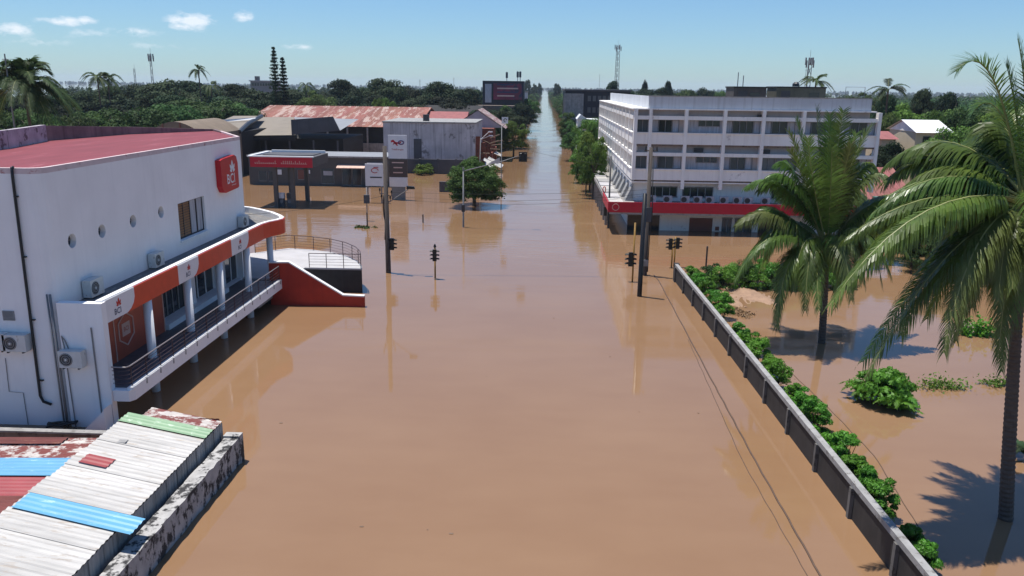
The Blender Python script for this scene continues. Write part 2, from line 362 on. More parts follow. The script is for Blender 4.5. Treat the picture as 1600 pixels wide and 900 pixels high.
tag(MB().quad((-EXT, -60, 0), (EXT, -60, 0), (EXT, EXT, 0), (-EXT, EXT, 0)).build('flood_water', 'flood_water'), 'brown flood water filling the street and yards', kind='structure')
tag(MB().quad((-EXT, -60, BED), (EXT, -60, BED), (EXT, EXT, BED), (-EXT, EXT, BED)).build('ground', 'mud'), 'muddy ground under the flood', kind='structure')
# mud bank showing above the water inside the garden
b = MB(); n1, n2 = 26, 14; c0 = G(1135, 458); R = random.Random(3)
for j in range(n2 + 1):
    for i in range(n1 + 1):
        u = i / n1 * 2 - 1; v = j / n2 * 2 - 1; r = math.hypot(u, v)
        z = .16 * (1 - r ** 1.6) + R.uniform(-.05, .05) + .07 * math.sin(5 * u + 3 * v) - .05
        b.v.append((c0[0] + 1.0 + u * 2.4, c0[1] + v * 3.8, z))
for j in range(n2):
    for i in range(n1):
        a = j * (n1 + 1) + i; b.f.append((a, a + 1, a + n1 + 2, a + n1 + 1))
tag(b.build('mud_bank', 'mud', smooth=True), 'pinkish mud bank above the water inside the garden', kind='structure')
# ================================================================== bank building on the left
WX = -19.5
bank = thing('bank_building', 'two-storey white bank with red flat roof, round windows and raised porch on the left', 'building', (WX, 40, 0))
# rounded footprint
foot = []
for k in range(7):
    a = -math.pi / 2 + k / 6 * math.pi / 2; foot.append((WX - .55 + .55 * math.cos(a), 30.3 + .55 + .55 * math.sin(a)))
foot += [(WX, 51.2), (-24.0, 58.7), (-27.9, 53.0), (-29.2, 45.7), (-27.8, 40.2), (-27.6, 30.3)]
wall = MB().prism(foot, BED, 10.5).build('wall', 'white_wall', bank)
cuts = []
RW = [31.9, 34.2, 36.95, 39.8]
for y in RW: cuts.append(MB().tube([(WX - .28, y, 7.58), (WX + .5, y, 7.58)], .30, 24))
cuts.append(MB().box(WX - .22, WX + .5, 41.72, 45.1, 5.75, 7.72))
cuts.append(MB().box(WX - .8, WX + .5, 38.9, 42.4, 1.9, 4.2)); cuts.append(MB().box(WX - .8, WX + .5, 43.0, 46.4, 1.9, 4.2)); cuts.append(MB().box(WX - .8, WX + .5, 47.2, 50.2, 1.66, 4.2))
boolean_cut(wall, cuts)
# roof and its edge
inset = lambda p, d: (p[0] - d if p[0] > -25 else p[0] + d, p[1] + d if p[1] < 40 else p[1] - d * .2)
MB().prism([inset(p, .16) for p in foot], 10.5, 10.62).build('roof', 'roof_red', bank)
lip = MB()
edge = foot[:8] + [foot[8]]
for p, q in zip(edge[:-1], edge[1:]):
    p2, q2 = inset(p, .17), inset(q, .17); lip.prism([p, q, q2, p2], 10.5, 10.72)
lip.prism([foot[-1], foot[0], inset(foot[0], .17), (foot[-1][0], foot[-1][1] + .17)], 10.5, 10.72)
lip.build('roof_edge', mat('roof_edge', (.62, .50, .50), .7, .12, 2, dirt=.2, dirt_col=(.42, .2, .2)), bank)
def wall_strip(mb, pts, th, z0, z1):
    for (a, b_), (c, d) in zip(pts[:-1], pts[1:]):
        L = math.hypot(c - a, d - b_); nx, ny = -(d - b_) / L * th, (c - a) / L * th
        mb.prism([(a, b_), (c, d), (c + nx, d + ny), (a + nx, b_ + ny)], z0, z1)
    return mb
def taper_wall(name, m_, pts, th, z0, tops, extra=0.0):
    mb = MB()
    for (p, h0), (q, h1) in zip(zip(pts[:-1], tops[:-1]), zip(pts[1:], tops[1:])):
        L = math.hypot(q[0] - p[0], q[1] - p[1]); nx, ny = -(q[1] - p[1]) / L * th, (q[0] - p[0]) / L * th; i = len(mb.v)
        mb.v += [(p[0], p[1], z0), (q[0], q[1], z0), (q[0], q[1], h1), (p[0], p[1], h0), (p[0] + nx, p[1] + ny, z0), (q[0] + nx, q[1] + ny, z0), (q[0] + nx, q[1] + ny, h1), (p[0] + nx, p[1] + ny, h0)]
        mb.f += [tuple(i + k for k in f_) for f_ in ((0, 1, 2, 3), (5, 4, 7, 6), (3, 2, 6, 7), (1, 5, 6, 2), (4, 0, 3, 7))]
    mb.build(name, m_, bank)
taper_wall('parapet', 'parapet_brown', [(-29.0, 45.75), (-27.75, 52.95), (-24.2, 58.4), (-21.6, 54.6)], .25, 10.55, [11.5, 11.12, 10.75, 10.68])
bp_ = MB(); wall_strip(bp_, [(-29.0, 45.7), (-27.6, 40.2), (-27.4, 30.6)], .3, 10.55, 11.55); tag(bp_.build('parapet', 'parapet_flaky', bank), 'flaking lilac-grey end of the roof parapet')
# round windows
for y in RW:
    w = MB().tube([(WX - .275, y, 7.58), (WX - .25, y, 7.58)], .29, 24).build('round_window', 'dark_glass', bank)
    MB().box(WX - .25, WX - .22, y - .29, y + .29, 7.565, 7.595).build('glazing_bar', 'rail_metal', w)
# large sliding window with brown blinds
w = MB().box(WX - .2, WX - .19, 41.72, 45.1, 5.75, 7.72).build('window', 'grey_glass', bank)
fr = MB()
for y in (41.72, 42.55, 43.4, 44.25, 45.05): fr.box(WX - .19, WX - .13, y, y + .06, 5.75, 7.72)
fr.box(WX - .19, WX - .132, 41.78, 45.04, 5.75, 5.81).box(WX - .19, WX - .132, 41.78, 45.04, 7.66, 7.72).build('frame', 'dark_metal', w)
for y in (41.8, 42.63):
    for k in range(13): MB().box(WX - .18, WX - .15, y, y + .74, 5.85 + k * .14, 5.85 + k * .14 + .10).build('blind_slat', 'louvre', w)
for y in (43.46, 44.32): MB().box(WX - .185, WX - .17, y, y + .74, 5.82, 7.65).build('pane', 'curtain', w)
MB().box(WX - .2, WX + .12, 41.6, 45.2, 5.62, 5.73).build('window_sill', 'white_paint', bank)
# porch: wing wall, slab, deck, columns
MB().box(WX + .02, -17.64, 30.24, 30.6, BED, 5.36).build('wing_wall', 'white_wall', bank)
MB().prism([(WX, 30.62), (-17.63, 30.62), (-17.63, 30.35), (-16.95, 30.35), (-16.8, 30.6), (-16.8, 49.65), (WX, 49.65)], 1.15, 1.62).build('porch_slab', 'white_wall', bank)
MB().box(WX + .01, -17.05, 30.7, 49.6, 1.62, 1.66).build('porch_floor', 'deck_tile', bank)
MB().box(-17.05, -16.79, 30.45, 49.66, 1.62, 1.74).build('slab_edge', 'white_paint', bank)
for k in range(15):
    y = 31.6 + k * 1.27; MB().box(-16.86, -16.775, y - .035, y + .035, 1.5, 1.75).build('drip_joint', 'coping', bank)
COLS = [34.45, 38.6, 42.65, 46.85, 51.0]
for y in COLS: MB().cyl(-17.92, y, BED, 4.5, .2, 20).build('column', 'white_paint', bank, True)
MB().box(-18.9, -17.4, 46.9, 49.5, .55, 1.0).build('beam', 'grey_concrete', bank)
# shop glazing behind the columns
for y0, y1 in ((38.9, 42.4), (43.0, 46.4), (47.2, 50.2)):
    w = MB().box(WX - .45, WX - .43, y0, y1, 1.7, 4.2).build('shop_window', 'dark_glass', bank); f2 = MB()
    nb = 5 if y0 < 40 else 3
    for k in range(nb + 1): yy = y0 + (y1 - y0 - .06) * k / nb; f2.box(WX - .43, WX - .38, yy, yy + .06, 1.7, 4.2)
    f2.box(WX - .43, WX - .37, y0, y1, 3.3, 3.37).build('frame', 'grey_concrete' if y0 < 40 else 'white_paint', w)
MB().box(WX, WX + .45, 38.6, 46.6, 1.66, 1.95).build('window_plinth', 'white_paint', bank)
# printed red glazing at the near end
PX = -19.15
pr = MB().box(PX - .06, PX, 30.7, 38.4, 1.68, 4.46).build('printed_glazing', 'print_red', bank)
bar = MB()
for y in (30.75, 31.7, 33.6, 38.3): bar.box(PX, PX + .03, y, y + .06, 1.68, 4.46)
bar.box(PX, PX + .028, 30.8, 38.4, 3.78, 3.84).build('glazing_bar', 'print_pale', pr)
ln = MB()
for k in range(9): ln.box(PX, PX + .012, 32.2, 32.2 + (.75 if k == 0 else 1.0 - .12 * (k % 3)), 3.45 - k * .16, 3.45 - k * .16 + (.09 if k == 0 else .035))
ln.build('printed_lines', mat('print_mid', (.50, .17, .11), .5, .1), pr)
hx = [(34.65 + .75 * math.cos(math.radians(60 * k + 30)), 2.95 + .78 * math.sin(math.radians(60 * k + 30))) for k in range(6)]; hb = MB()
for k in range(6):
    p, q = hx[k], hx[(k + 1) % 6]; hb.tube([(PX + .012, *p), (PX + .012, *q)], .035, 6)
hb.box(PX, PX + .012, 34.3, 35.0, 2.65, 3.25).build('printed_badge', 'print_pale', pr)
text_mesh('BCI', .3, 'printed_letters', 'print_red', pr, lambda u, v: (PX + .016, 34.65 + u, 2.95 + v))
# canopy
can = [(-17.78, 30.62), (-17.78, 49.4), (-17.62, 50.3), (-17.3, 51.0), (-17.15, 51.6), (-17.25, 52.2), (-17.7, 53.0), (-18.6, 54.2), (-19.7, 55.3), (-20.9, 56.3), (-22.4, 57.0)]
MB().prism([(WX + .005, 30.62)] + can + [(WX + .005, 51.2)], 4.48, 5.02).build('canopy', mat('canopy_top', (.17, .165, .165), .9, .25, 1, dirt=.3, dirt_col=(.30, .27, .23)), bank)
def strip(mb, pts, th, z0, z1):
    return wall_strip(mb, pts, th, z0, z1)
lipm = MB(); strip(lipm, [(-17.74, 30.5)] + can[1:], .26, 5.02, 5.42); lipm.build('canopy_edge', 'white_paint', bank)
bounds = []
ymid = lambda px: XP(px, 490 - (px - 165) * .534, -17.72)[1]
bx_ = [30.5] + [ymid(p) for p in (210, 278, 310, 361, 388)] + [49.4]
for k in range(6):
    y0, y1 = bx_[k], bx_[k + 1]; white = k % 2 == 0
    # the white panels end in a swept curve on the right
    pts = [(y0 if not k or white else y0, 4.42), (y1, 4.42), (y1, 5.36), (y0, 5.36)]
    o = MB().box(-17.74, -17.70, y0, y1, 4.42, 5.37).build('fascia_panel', 'bank_red' if not white else 'sign_white', bank)
    if white:
        cv = [(y1 - .75 + .9 * (t / 8) ** .55, 4.42 + .95 * t / 8) for t in range(9)]
        MB().prism([(y1 + .02, 4.42)] + [(min(a, y1 + .02), b_) for a, b_ in cv if a < y1 + .02] + [(y1 + .02, 5.37)] if False else [(y1, 4.42), (y1, 4.95), (y1 - .12, 4.72), (y1 - .38, 4.52), (y1 - .7, 4.42)], -17.70, -17.695, 'x').build('fascia_sweep', 'bank_red', o)
fs = MB(); strip(fs, [(p[0] + .05, p[1]) for p in can[1:]], .06, 4.42, 5.36); fs.build('fascia_panel', 'bank_red', bank)
def petals(name, m, parent, fn, s=1.0):
    mb = MB()
    for a, L in ((90, .5), (52, .42), (128, .42), (20, .3), (160, .3)):
        d = Vector((math.cos(math.radians(a)), math.sin(math.radians(a)))); nrm = Vector((-d.y, d.x)); pts = []
        for t, w_ in ((.12, .0), (.45, .085), (.75, .075), (1, 0), (.75, -.075), (.45, -.085)):
            q = d * L * t + nrm * w_ * L * 2; pts.append(fn(q.x * s, q.y * s))
        mb.quad(*pts)
    return mb.build(name, m, parent)
for k in (0, 2, 4):
    y0, y1 = bx_[k], bx_[k + 1]; yc = y0 + (y1 - y0) * (.42 if k == 0 else .45); sc = .85 if k == 0 else .75
    text_mesh('BCI', .42 * sc, 'letter', 'navy', bank, lambda u, v: (-17.692, yc + u, 4.70 + v), spacing=1.06)
    petals('logo', 'sign_red', bank, lambda u, v: (-17.692, yc + .12 + u, 4.90 + v), .85 * sc)
# railing of the porch
rl = thing('porch_railing', 'grey metal railing with four bars along the bank porch', 'railing', (-16.93, 40, 1.7))
MB().tube([(-17.6, 30.42, 2.62), (-17.0, 30.42, 2.62), (-16.93, 30.6, 2.62), (-16.93, 49.6, 2.62)], .03, 8).build('top_rail', 'rail_metal', rl)
for z in (1.92, 2.10, 2.28, 2.46): MB().tube([(-17.6, 30.42, z), (-17.0, 30.42, z), (-16.93, 30.6, z), (-16.93, 49.6, z)], .012, 6).build('bar', 'rail_dark', rl)
for k in range(16): y = 30.65 + k * 1.263; MB().cyl(-16.93, y, 1.7, 2.6, .022, 6).build('post', 'rail_dark', rl)
# red stair wall
rw = thing('stair_wall', 'red sloping wall with white coping beside the bank steps', 'wall', (-14.5, 49.8, 0))
prof = [(-17.6, 2.8), (-16.3, 2.83), (-12.85, .72), (-11.47, .68)]
MB().prism([(-17.6, BED)] + prof + [(-11.47, BED)], 49.7, 49.95, 'y').build('wall', 'bank_red_dark', rw)
cp = MB()
for (a, z0), (c, z1) in zip(prof[:-1], prof[1:]): cp.prism([(a, z0 + .003), (c, z1 + .003), (c, z1 + .09), (a, z0 + .09)], 49.66, 49.99, 'y')
cp.build('coping', 'white_paint', rw)
# entrance platform with curved edge
pf = thing('entrance_platform', 'raised white entrance platform with black front and curved edge beside the bank', 'platform', (-15, 55, 0))
plat = [(-19.4, 50.0), (-16.7, 50.0), (-16.4, 53.4), (-12.42, 53.4), (-12.65, 54.4), (-13.3, 55.9), (-14.4, 57.5), (-15.9, 58.8), (-17.6, 59.6), (-19.6, 60.0), (-22.4, 57.2)]
MB().prism(plat, BED, 1.6).build('base', 'wall_black', pf)
MB().prism([(a * 1.0 + .02, b_) for a, b_ in plat], 1.6, 1.7).build('paving', 'pale_slab', pf)
for k in range(9): MB().box(-16.38 + k * .46, -16.38 + (k + 1) * .46, 49.97, 53.37, BED, 1.15 - k * .25).build('step', 'pale_slab', pf)
def railing(name, label, pts, z, h, nbars, spacing):
    r = thing(name, label, 'railing', (*pts[0], z)); P = [Vector((*p, 0)) for p in pts]
    L = [0]
    for p, q in zip(P[:-1], P[1:]): L.append(L[-1] + (q - p).length)
    def at(s):
        for k in range(len(P) - 1):
            if s <= L[k + 1] + 1e-6: return P[k].lerp(P[k + 1], (s - L[k]) / (L[k + 1] - L[k]))
        return P[-1]
    MB().tube([(p.x, p.y, z + h) for p in P], .028, 6).build('top_rail', 'rail_dark', r)
    for k in range(nbars): MB().tube([(p.x, p.y, z + h * (k + 1) / (nbars + 1)) for p in P], .011, 5).build('bar', 'rail_dark', r)
    n_ = max(1, round(L[-1] / spacing))
    for k in range(n_ + 1): p = at(L[-1] * k / n_); MB().cyl(p.x, p.y, z, z + h, .026, 6).build('post', 'rail_dark', r)
railing('platform_railing', 'dark metal railing curving round the far edge of the bank platform', [(-12.5, 53.5), (-12.75, 54.4), (-13.4, 55.85), (-14.5, 57.4), (-15.95, 58.65), (-17.6, 59.4), (-19.5, 59.8), (-21.5, 58.0)], 1.7, 1.05, 4, 1.55)
railing('platform_railing', 'straight dark metal railing above the black platform front', [(-16.1, 53.5), (-12.5, 53.5)], 1.7, 1.0, 4, 1.15)
# roadside sign on the wall
sg = thing('bank_sign', 'red BCI sign box high on the white bank wall', 'sign', (WX, 48.3, 8.6))
MB().prism([(47.0, 9.55), (47.35, 9.62), (49.2, 9.72), (49.5, 9.6), (49.68, 9.2), (49.68, 7.72), (49.5, 7.66), (47.5, 7.58), (47.3, 7.64), (47.02, 8.0)], WX + .01, WX + .34, 'x').build('box', 'sign_red', sg)
text_mesh('BCI', .82, 'letter', 'sign_white', sg, lambda u, v: (WX + .346, 48.45 + u, 8.32 + v), spacing=1.06)
petals('logo', 'sign_white', sg, lambda u, v: (WX + .346, 48.75 + u, 8.72 + v), 1.5)
MB().box(WX + .34, WX + .345, 48.5, 49.2, 7.92, 7.95).build('underline', 'sign_white', sg)
# air conditioners
def ac_unit(label, loc, axis, s=1.0, feet=True):
    r = thing('air_conditioner', label, 'air conditioner', loc, 'outdoor air conditioners on the bank')
    x, y, z = loc; W, D, Hh = .95 * s, .36 * s, .70 * s
    mp = (lambda u, d, h: (x + d, y + u, z + h)) if axis == 'x' else (lambda u, d, h: (x + u, y - d, z + h))
    def bx(mb, u0, u1, d0, d1, h0, h1):
        p = mp(u0, d0, h0); q = mp(u1, d1, h1); return mb.box(min(p[0], q[0]), max(p[0], q[0]), min(p[1], q[1]), max(p[1], q[1]), p[2], q[2])
    bx(MB(), -W / 2, W / 2, .06, .06 + D, .06, .06 + Hh).build('casing', 'ac_white', r)
    c = mp(-W * .17, .06 + D, .06 + Hh / 2); c2 = mp(-W * .17, .06 + D + .015, .06 + Hh / 2)
    g = MB().tube([c, c2], .27 * s, 20).build('fan_grille', 'dark_metal', r)
    ring = MB()
    for rr in (.25, .17, .09):
        ring.tube([mp(-W * .17 + rr * s * math.cos(t * math.pi / 8), .06 + D + .02, .06 + Hh / 2 + rr * s * math.sin(t * math.pi / 8)) for t in range(17)], .006, 4)
    ring.build('grille_wire', 'ac_white', g)
    c3 = mp(-W * .17, .06 + D + .03, .06 + Hh / 2); MB().tube([c2, c3], .05 * s, 10).build('fan_hub', 'ac_white', r)
    for u in (-W * .33, W * .33): bx(MB(), u - .03, u + .03, 0.0, .06 + D, 0, .06).build('bracket', 'dark_metal', r)
ac_unit('air conditioner on the canopy beside the first round window', (WX, 32.6, 5.02), 'x', 1.05)
ac_unit('air conditioner on the canopy below the third round window', (WX, 38.35, 5.02), 'x', 1.0)
ac_unit('air conditioner at the far end of the bank canopy', (WX, 50.2, 5.02), 'x', 1.0)
p = YP(120, 572, 30.24); ac_unit('air conditioner on the lower white wing wall of the bank', (p[0], 30.24, p[2]), 'y', 1.0)
p = YP(34, 547, 30.3); ac_unit('air conditioner left of the black drainpipe', (p[0], 30.3, p[2]), 'y', 1.0)
p = YP(2, 545, 30.3); ac_unit('air conditioner cut off by the left edge of the picture', (p[0], 30.3, p[2]), 'y', 1.0)
# pipes and conduits on the near wall
a = YP(15, 238, 30.22); b2 = YP(62, 612, 30.22); c = YP(68, 630, 30.22)
dp = thing('drainpipe', 'black drainpipe down the near wall of the bank', 'drainpipe', (a[0], 30.22, 1))
MB().tube([(a[0], 30.3, 10.75), (a[0], 30.22, 10.75), (a[0] - .02, 30.22, 10.4), (b2[0], 30.22, 1.35), (b2[0] + .1, 30.22, 1.1), (b2[0] + .42, 30.22, .98)], .055, 8).build('pipe', 'black_pipe', dp, True)
for z in (2.0, 4.6, 7.2, 9.6): MB().box(a[0] - .09, a[0] + .07, 30.2, 30.3, z, z + .05).build('clamp', 'black_pipe', dp)
for px0, py0, px1, py1, rad, lab in ((73, 460, 101, 655, .035, 'thin grey conduit beside the wing wall, left one'), (78, 460, 106, 655, .05, 'thicker grey conduit beside the wing wall, right one')):
    p, q = YP(px0, py0, 30.24), YP(px1, py1, 30.24)
    tag(MB().tube([(p[0], 30.23, p[2]), ((p[0] + q[0]) / 2, 30.23, -.3)], rad, 6).build('conduit', 'steel_pole', smooth=True), lab, 'conduit')
p = YP(142, 512, 30.2); tag(MB().tube([(p[0], 30.2, p[2]), (p[0] + .02, 30.2, .5)], .03, 6).build('conduit', 'steel_pole'), 'thin conduit right of the wing wall air conditioner', 'conduit')
p = YP(96, 525, 30.2); q = YP(112, 556, 30.2)
tag(MB().tube([(q[0], 30.2, q[2]), (p[0] + .12, 30.2, p[2] - .2), (p[0], 30.2, p[2]), (p[0] + .05, 30.2, p[2] - .4), (p[0] + .12, 30.2, -.2)], .022, 6).build('conduit', 'steel_pole'), 'bent refrigerant pipe left of the wing wall air conditioner', 'conduit')
p = YP(8, 560, 30.26); q = YP(14, 612, 30.26); r_ = YP(36, 614, 30.26); s_ = YP(45, 670, 30.26)
tag(MB().tube([(p[0], 30.27, p[2]), (q[0], 30.27, q[2]), (r_[0], 30.27, r_[2]), (s_[0], 30.27, s_[2] - .5)], .015, 6).build('conduit', 'steel_pole'), 'thin stepped cable under the left air conditioners', 'conduit')
p = YP(14, 493, 30.3); vt = thing('wall_vent', 'small grey louvred vent on the near wall of the bank', 'vent', (p[0], 30.3, p[2]))
MB().box(p[0] - .24, p[0] + .24, 30.26, 30.3, p[2] - .2, p[2] + .2).build('frame', 'coping', vt)
for k in range(6): MB().box(p[0] - .2, p[0] + .2, 30.245, 30.26, p[2] - .17 + k * .06, p[2] - .14 + k * .06).build('slat', 'steel_pole', vt)
# slanting white wall and hoses by the near wall
tag(MB().prism([(-18.55, BED), (-18.55, .18), (-17.72, .98), (-17.66, 1.1), (-17.66, BED)], 29.6, 30.2, 'y').build('ramp_wall', 'white_wall'), 'slanting white wall at the foot of the bank wing', 'wall')
hs = MB()
for k in range(3):
    pts = []
    for t in range(9): u = t / 8; pts.append((-20.35 + 1.25 * u, 29.9 + .06 * k + .05 * math.sin(6 * u + k), .10 + .22 * u + .07 * k * (1 - u) + .03 * math.sin(9 * u + 2 * k)))
    hs.tube(pts, .055, 7)
tag(hs.build('hose_bundle', 'rubber', smooth=True), 'bundle of black hoses lying against the bank wall', 'hose')
# ================================================================== corrugated shed and its walls, lower left
SX, SY = -12.0, 27.7
shed = thing('corrugated_shed', 'long shed roofed with white corrugated sheets, lower left corner', 'shed', (-13.7, 21, 0))
ZR = lambda x: 1.58 + (-12.0 - x) * .10                                   # the roof falls towards the street
LX = -15.35
def roof_sheet(y0, y1, m, x0=LX, x1=SX + .04, dz=0.0, pitch=.235, label=None, skew=.14, amp=.03):
    L = x1 - x0
    o = MB().corr(lambda u, v, h: (x0 + u, y0 + v + skew * (x1 - x0 - u) / 3.4 * 4, ZR(x0 + u) + h + dz), L, y1 - y0, pitch, amp).build('roof_sheet', m, shed)
    if label: o['label'] = label
y = 14.2; k = 0
while y < 26.0:
    roof_sheet(y, min(y + .99, 26.1), 'sheet_white', dz=.012 * (k % 2), x0=LX - rnd.uniform(0, .1)); y += .94; k += 1
roof_sheet(26.05, 26.85, 'sheet_green', dz=.035, x0=LX - .05, label='faded green roof sheet')
roof_sheet(26.85, 27.65, 'sheet_flaky', dz=.01, x0=LX + .5, label='rusty flaking roof sheet')
roof_sheet(19.75, 20.65, 'sheet_blue', dz=.06, x0=LX + .1, x1=SX + .55, label='bright blue roof sheet')
roof_sheet(23.2, 23.85, 'sheet_red', x0=-15.0, x1=-14.0, dz=.05, label='short red patch on the white roof')
MB().box(-14.6, -14.3, 25.0, 25.25, ZR(-14.45) + .03, ZR(-14.45) + .06).build('roof_patch', 'coping', shed)
y = 14.0
while y < SY - .1:
    MB().corr(lambda u, v, h: (SX - .02 + h, y + v, BED + u * 1), 3.02, .80, .2, .03).build('wall_sheet', 'sheet_grey', shed); y += .76
MB().corr(lambda u, v, h: (LX + v, SY - .06 + h, BED + u), 3.2, 3.3, .2, .03).build('wall_sheet', 'sheet_rust', shed)
MB().box(SX - .12, SX - .04, 14, SY - .1, 1.42, 1.5).build('eaves_beam', 'timber_pole', shed)
# lower lean-to roof beside it
lean = thing('lean_to_roof', 'low lean-to roof of red, blue and rusty sheets at the left edge', 'roof', (-17.5, 23, 0))
segs = [(15.5, 16.6, 'sheet_flaky'), (16.6, 17.9, 'sheet_rust'), (17.9, 19.3, 'sheet_flaky'), (19.3, 20.6, 'sheet_rust'), (20.6, 22.3, 'sheet_rust'), (22.3, 23.6, 'sheet_red'), (23.6, 24.9, 'sheet_blue'), (24.9, 26.6, 'sheet_flaky')]
for y0, y1, m_ in segs:
    MB().corr(lambda u, v, h: (-22.5 + u, y0 + v, 1.05 - .0 * u + h + .03 * (int(y0) % 2) + u * .03), 7.1, y1 - y0 + .06, .235, .028).build('roof_sheet', m_, lean)
MB().corr(lambda u, v, h: (-22.5 + u, 26.0 + v, 1.10 + h + u * .03), 5.2, .62, .235, .028).build('roof_sheet', 'sheet_rust', lean)
MB().box(-22.4, -15.6, 15.6, 26.4, BED, 1.0).build('wall', 'old_brick_wall', lean)
# perimeter walls
pw = thing('perimeter_wall', 'peeling black and grey masonry wall along the street edge, lower left', 'wall', (-11.5, 20, 0))
b = MB(); ny = 60; R = random.Random(11)
for x in (-11.3, -11.82):
    for j in range(ny + 1):
        yy = 8 + (SY - 8) * j / ny; b.v += [(x + R.uniform(-.015, .015), yy, BED), (x + R.uniform(-.02, .02), yy, 1.03 + R.uniform(-.03, .02))]
off = 2 * (ny + 1)
for j in range(ny):
    a = 2 * j; b.f += [(a, a + 2, a + 3, a + 1), (off + a, off + a + 1, off + a + 3, off + a + 2), (a + 1, a + 3, off + a + 3, off + a + 1)]
e = 2 * ny; b.f.append((e, off + e, off + e + 1, e + 1)); b.build('wall', 'peeling_wall', pw)
MB().box(-11.86, -11.24, SY - .3, SY + .06, BED, 1.12).build('end_pier', 'peeling_wall', pw)
yw = thing('yard_wall', 'brown weathered yard wall between the shed and the bank', 'wall', (-20, 28.6, 0))
MB().box(-26, -16.2, 28.45, 28.65, BED, .52).build('wall', 'old_brick_wall', yw); MB().box(-26, -16.2, 28.40, 28.70, .523, .60).build('coping', 'grey_concrete', yw)
# ================================================================== fuel station across the crossing
fc = thing('fuel_canopy', 'flat fuel station canopy with a red lettered fascia over the flood', 'canopy', (-30, 95, 0))
CX0, CX1, CY0, CY1 = -34.0, -26.6, 91.6, 98.4
MB().box(CX0, CX1, CY0, CY1, 4.75, 5.85).build('roof', 'station_grey', fc)
MB().box(CX0 - .12, CX1 + .12, CY0 - .12, CY0 + .25, 5.85, 5.98).build('roof_edge', 'white_paint', fc)
MB().box(CX0 - .12, CX0 + .2, CY0 + .25, CY1, 5.85, 5.98).build('roof_edge', 'white_paint', fc)
MB().box(CX0 + .5, CX1 - .3, CY1 - .3, CY1, 5.85, 6.15).build('roof_edge', 'white_paint', fc)
MB().box(CX0 + .9, CX1 - .6, CY0 + 2.2, CY1 - .9, 5.85, 5.93).build('roof_deck', 'slate_wall', fc)
MB().box(CX0 + .15, CX1, CY0 - .06, CY0 - .001, 4.70, 5.84).build('fascia', 'office_red', fc)
st = MB(); R8 = random.Random(8)
for k in range(26):                                                     # pale script too blurred to read
    x = -33.3 + k * .235
    if k in (11, 12): continue
    hgt = R8.choice((.16, .18, .2, .36)); st.box(x, x + .07, CY0 - .068, CY0 - .061, 5.08, 5.08 + hgt); st.box(x, x + .19, CY0 - .0675, CY0 - .0615, 5.08, 5.13)
st.build('letters', 'print_pale', fc)['kind'] = 'stuff'
for x in (-31.2, -29.2):
    MB().box(x - .22, x + .22, CY0 + .3, CY0 + .75, BED, 4.75).build('pillar', 'station_grey', fc); MB().box(x - .22, x + .22, CY1 - .9, CY1 - .4, BED, 4.75).build('pillar', 'station_grey', fc)
for x, lab in ((-30.75, 'white and dark fuel pump under the canopy, left one'), (-29.75, 'dark fuel pump under the canopy, right one')):
    fp = thing('fuel_pump', lab, 'fuel pump', (x, 92.6, 0), 'pumps under the station canopy')
    MB().box(x - .3, x + .3, 92.4, 92.85, BED, 1.0).build('body', 'slate_wall', fp); MB().box(x - .34, x + .34, 92.35, 92.9, 1.0, 1.6).build('head', 'sign_white' if x < -30 else 'dark_metal', fp); MB().box(x - .2, x + .2, 92.36, 92.39, .45, .85).build('display', 'blue_glass', fp)
sh = thing('station_shop', 'low dark grey station shop with white posters and a striped awning', 'shop', (-32, 115, 0))
MB().box(-42, -22.4, 113, 121, BED, 4.05).build('wall', 'station_grey', sh); MB().box(-42.2, -22.2, 112.8, 121.2, 4.05, 4.2).build('roof', 'grey_roof', sh)
MB().box(-42.2, -22.2, 112.76, 112.8, 4.0, 4.24).build('roof_edge', 'coping', sh)
for x0, x1, z0, z1, m_, nm in ((-40.6, -39.5, .6, 1.9, 'dark_glass', 'window'), (-39.2, -38.2, .6, 1.9, 'dark_glass', 'window'), (-38.0, -37.3, 1.5, 2.2, 'sign_white', 'poster'), (-35.0, -34.1, .9, 2.2, 'brown_shutter', 'window'), (-33.6, -33.2, 1.7, 2.2, 'sign_white', 'poster'),
                          (-31.6, -29.8, .35, 2.4, 'dark_glass', 'window'), (-31.3, -30.0, 1.5, 2.1, 'curtain', 'poster'), (-28.6, -27.3, .2, 2.5, 'dark_glass', 'window'), (-27.1, -25.9, .2, 2.5, 'dark_glass', 'window'), (-25.3, -24.6, .1, 2.2, 'sign_white', 'poster'), (-24.3, -23.7, 0.05, 2.3, 'dark_glass', 'door')):
    d = .05 if nm != 'poster' else .08
    w = MB().box(x0, x1, 113 - d, 112.995, z0, z1).build(nm, m_, sh)
    if nm == 'window': MB().box(x0, x1, 112.92, 112.945, z0 - .1, z0).box(x0 - .05, x0, 112.92, 112.945, z0, z1).box(x1, x1 + .05, 112.92, 112.945, z0, z1).build('frame', 'steel_pole', w)
MB().prism([(113, 3.05), (111.9, 2.7), (111.9, 2.6), (113, 2.95)], -29.2, -25.2, 'x').build('awning', mat('awning', (.62, .42, .34), .7, .2, 3), sh)
MB().box(-25.0, -22.8, 112.8, 112.99, 2.7, 3.4).build('shop_sign', 'sign_white', sh)
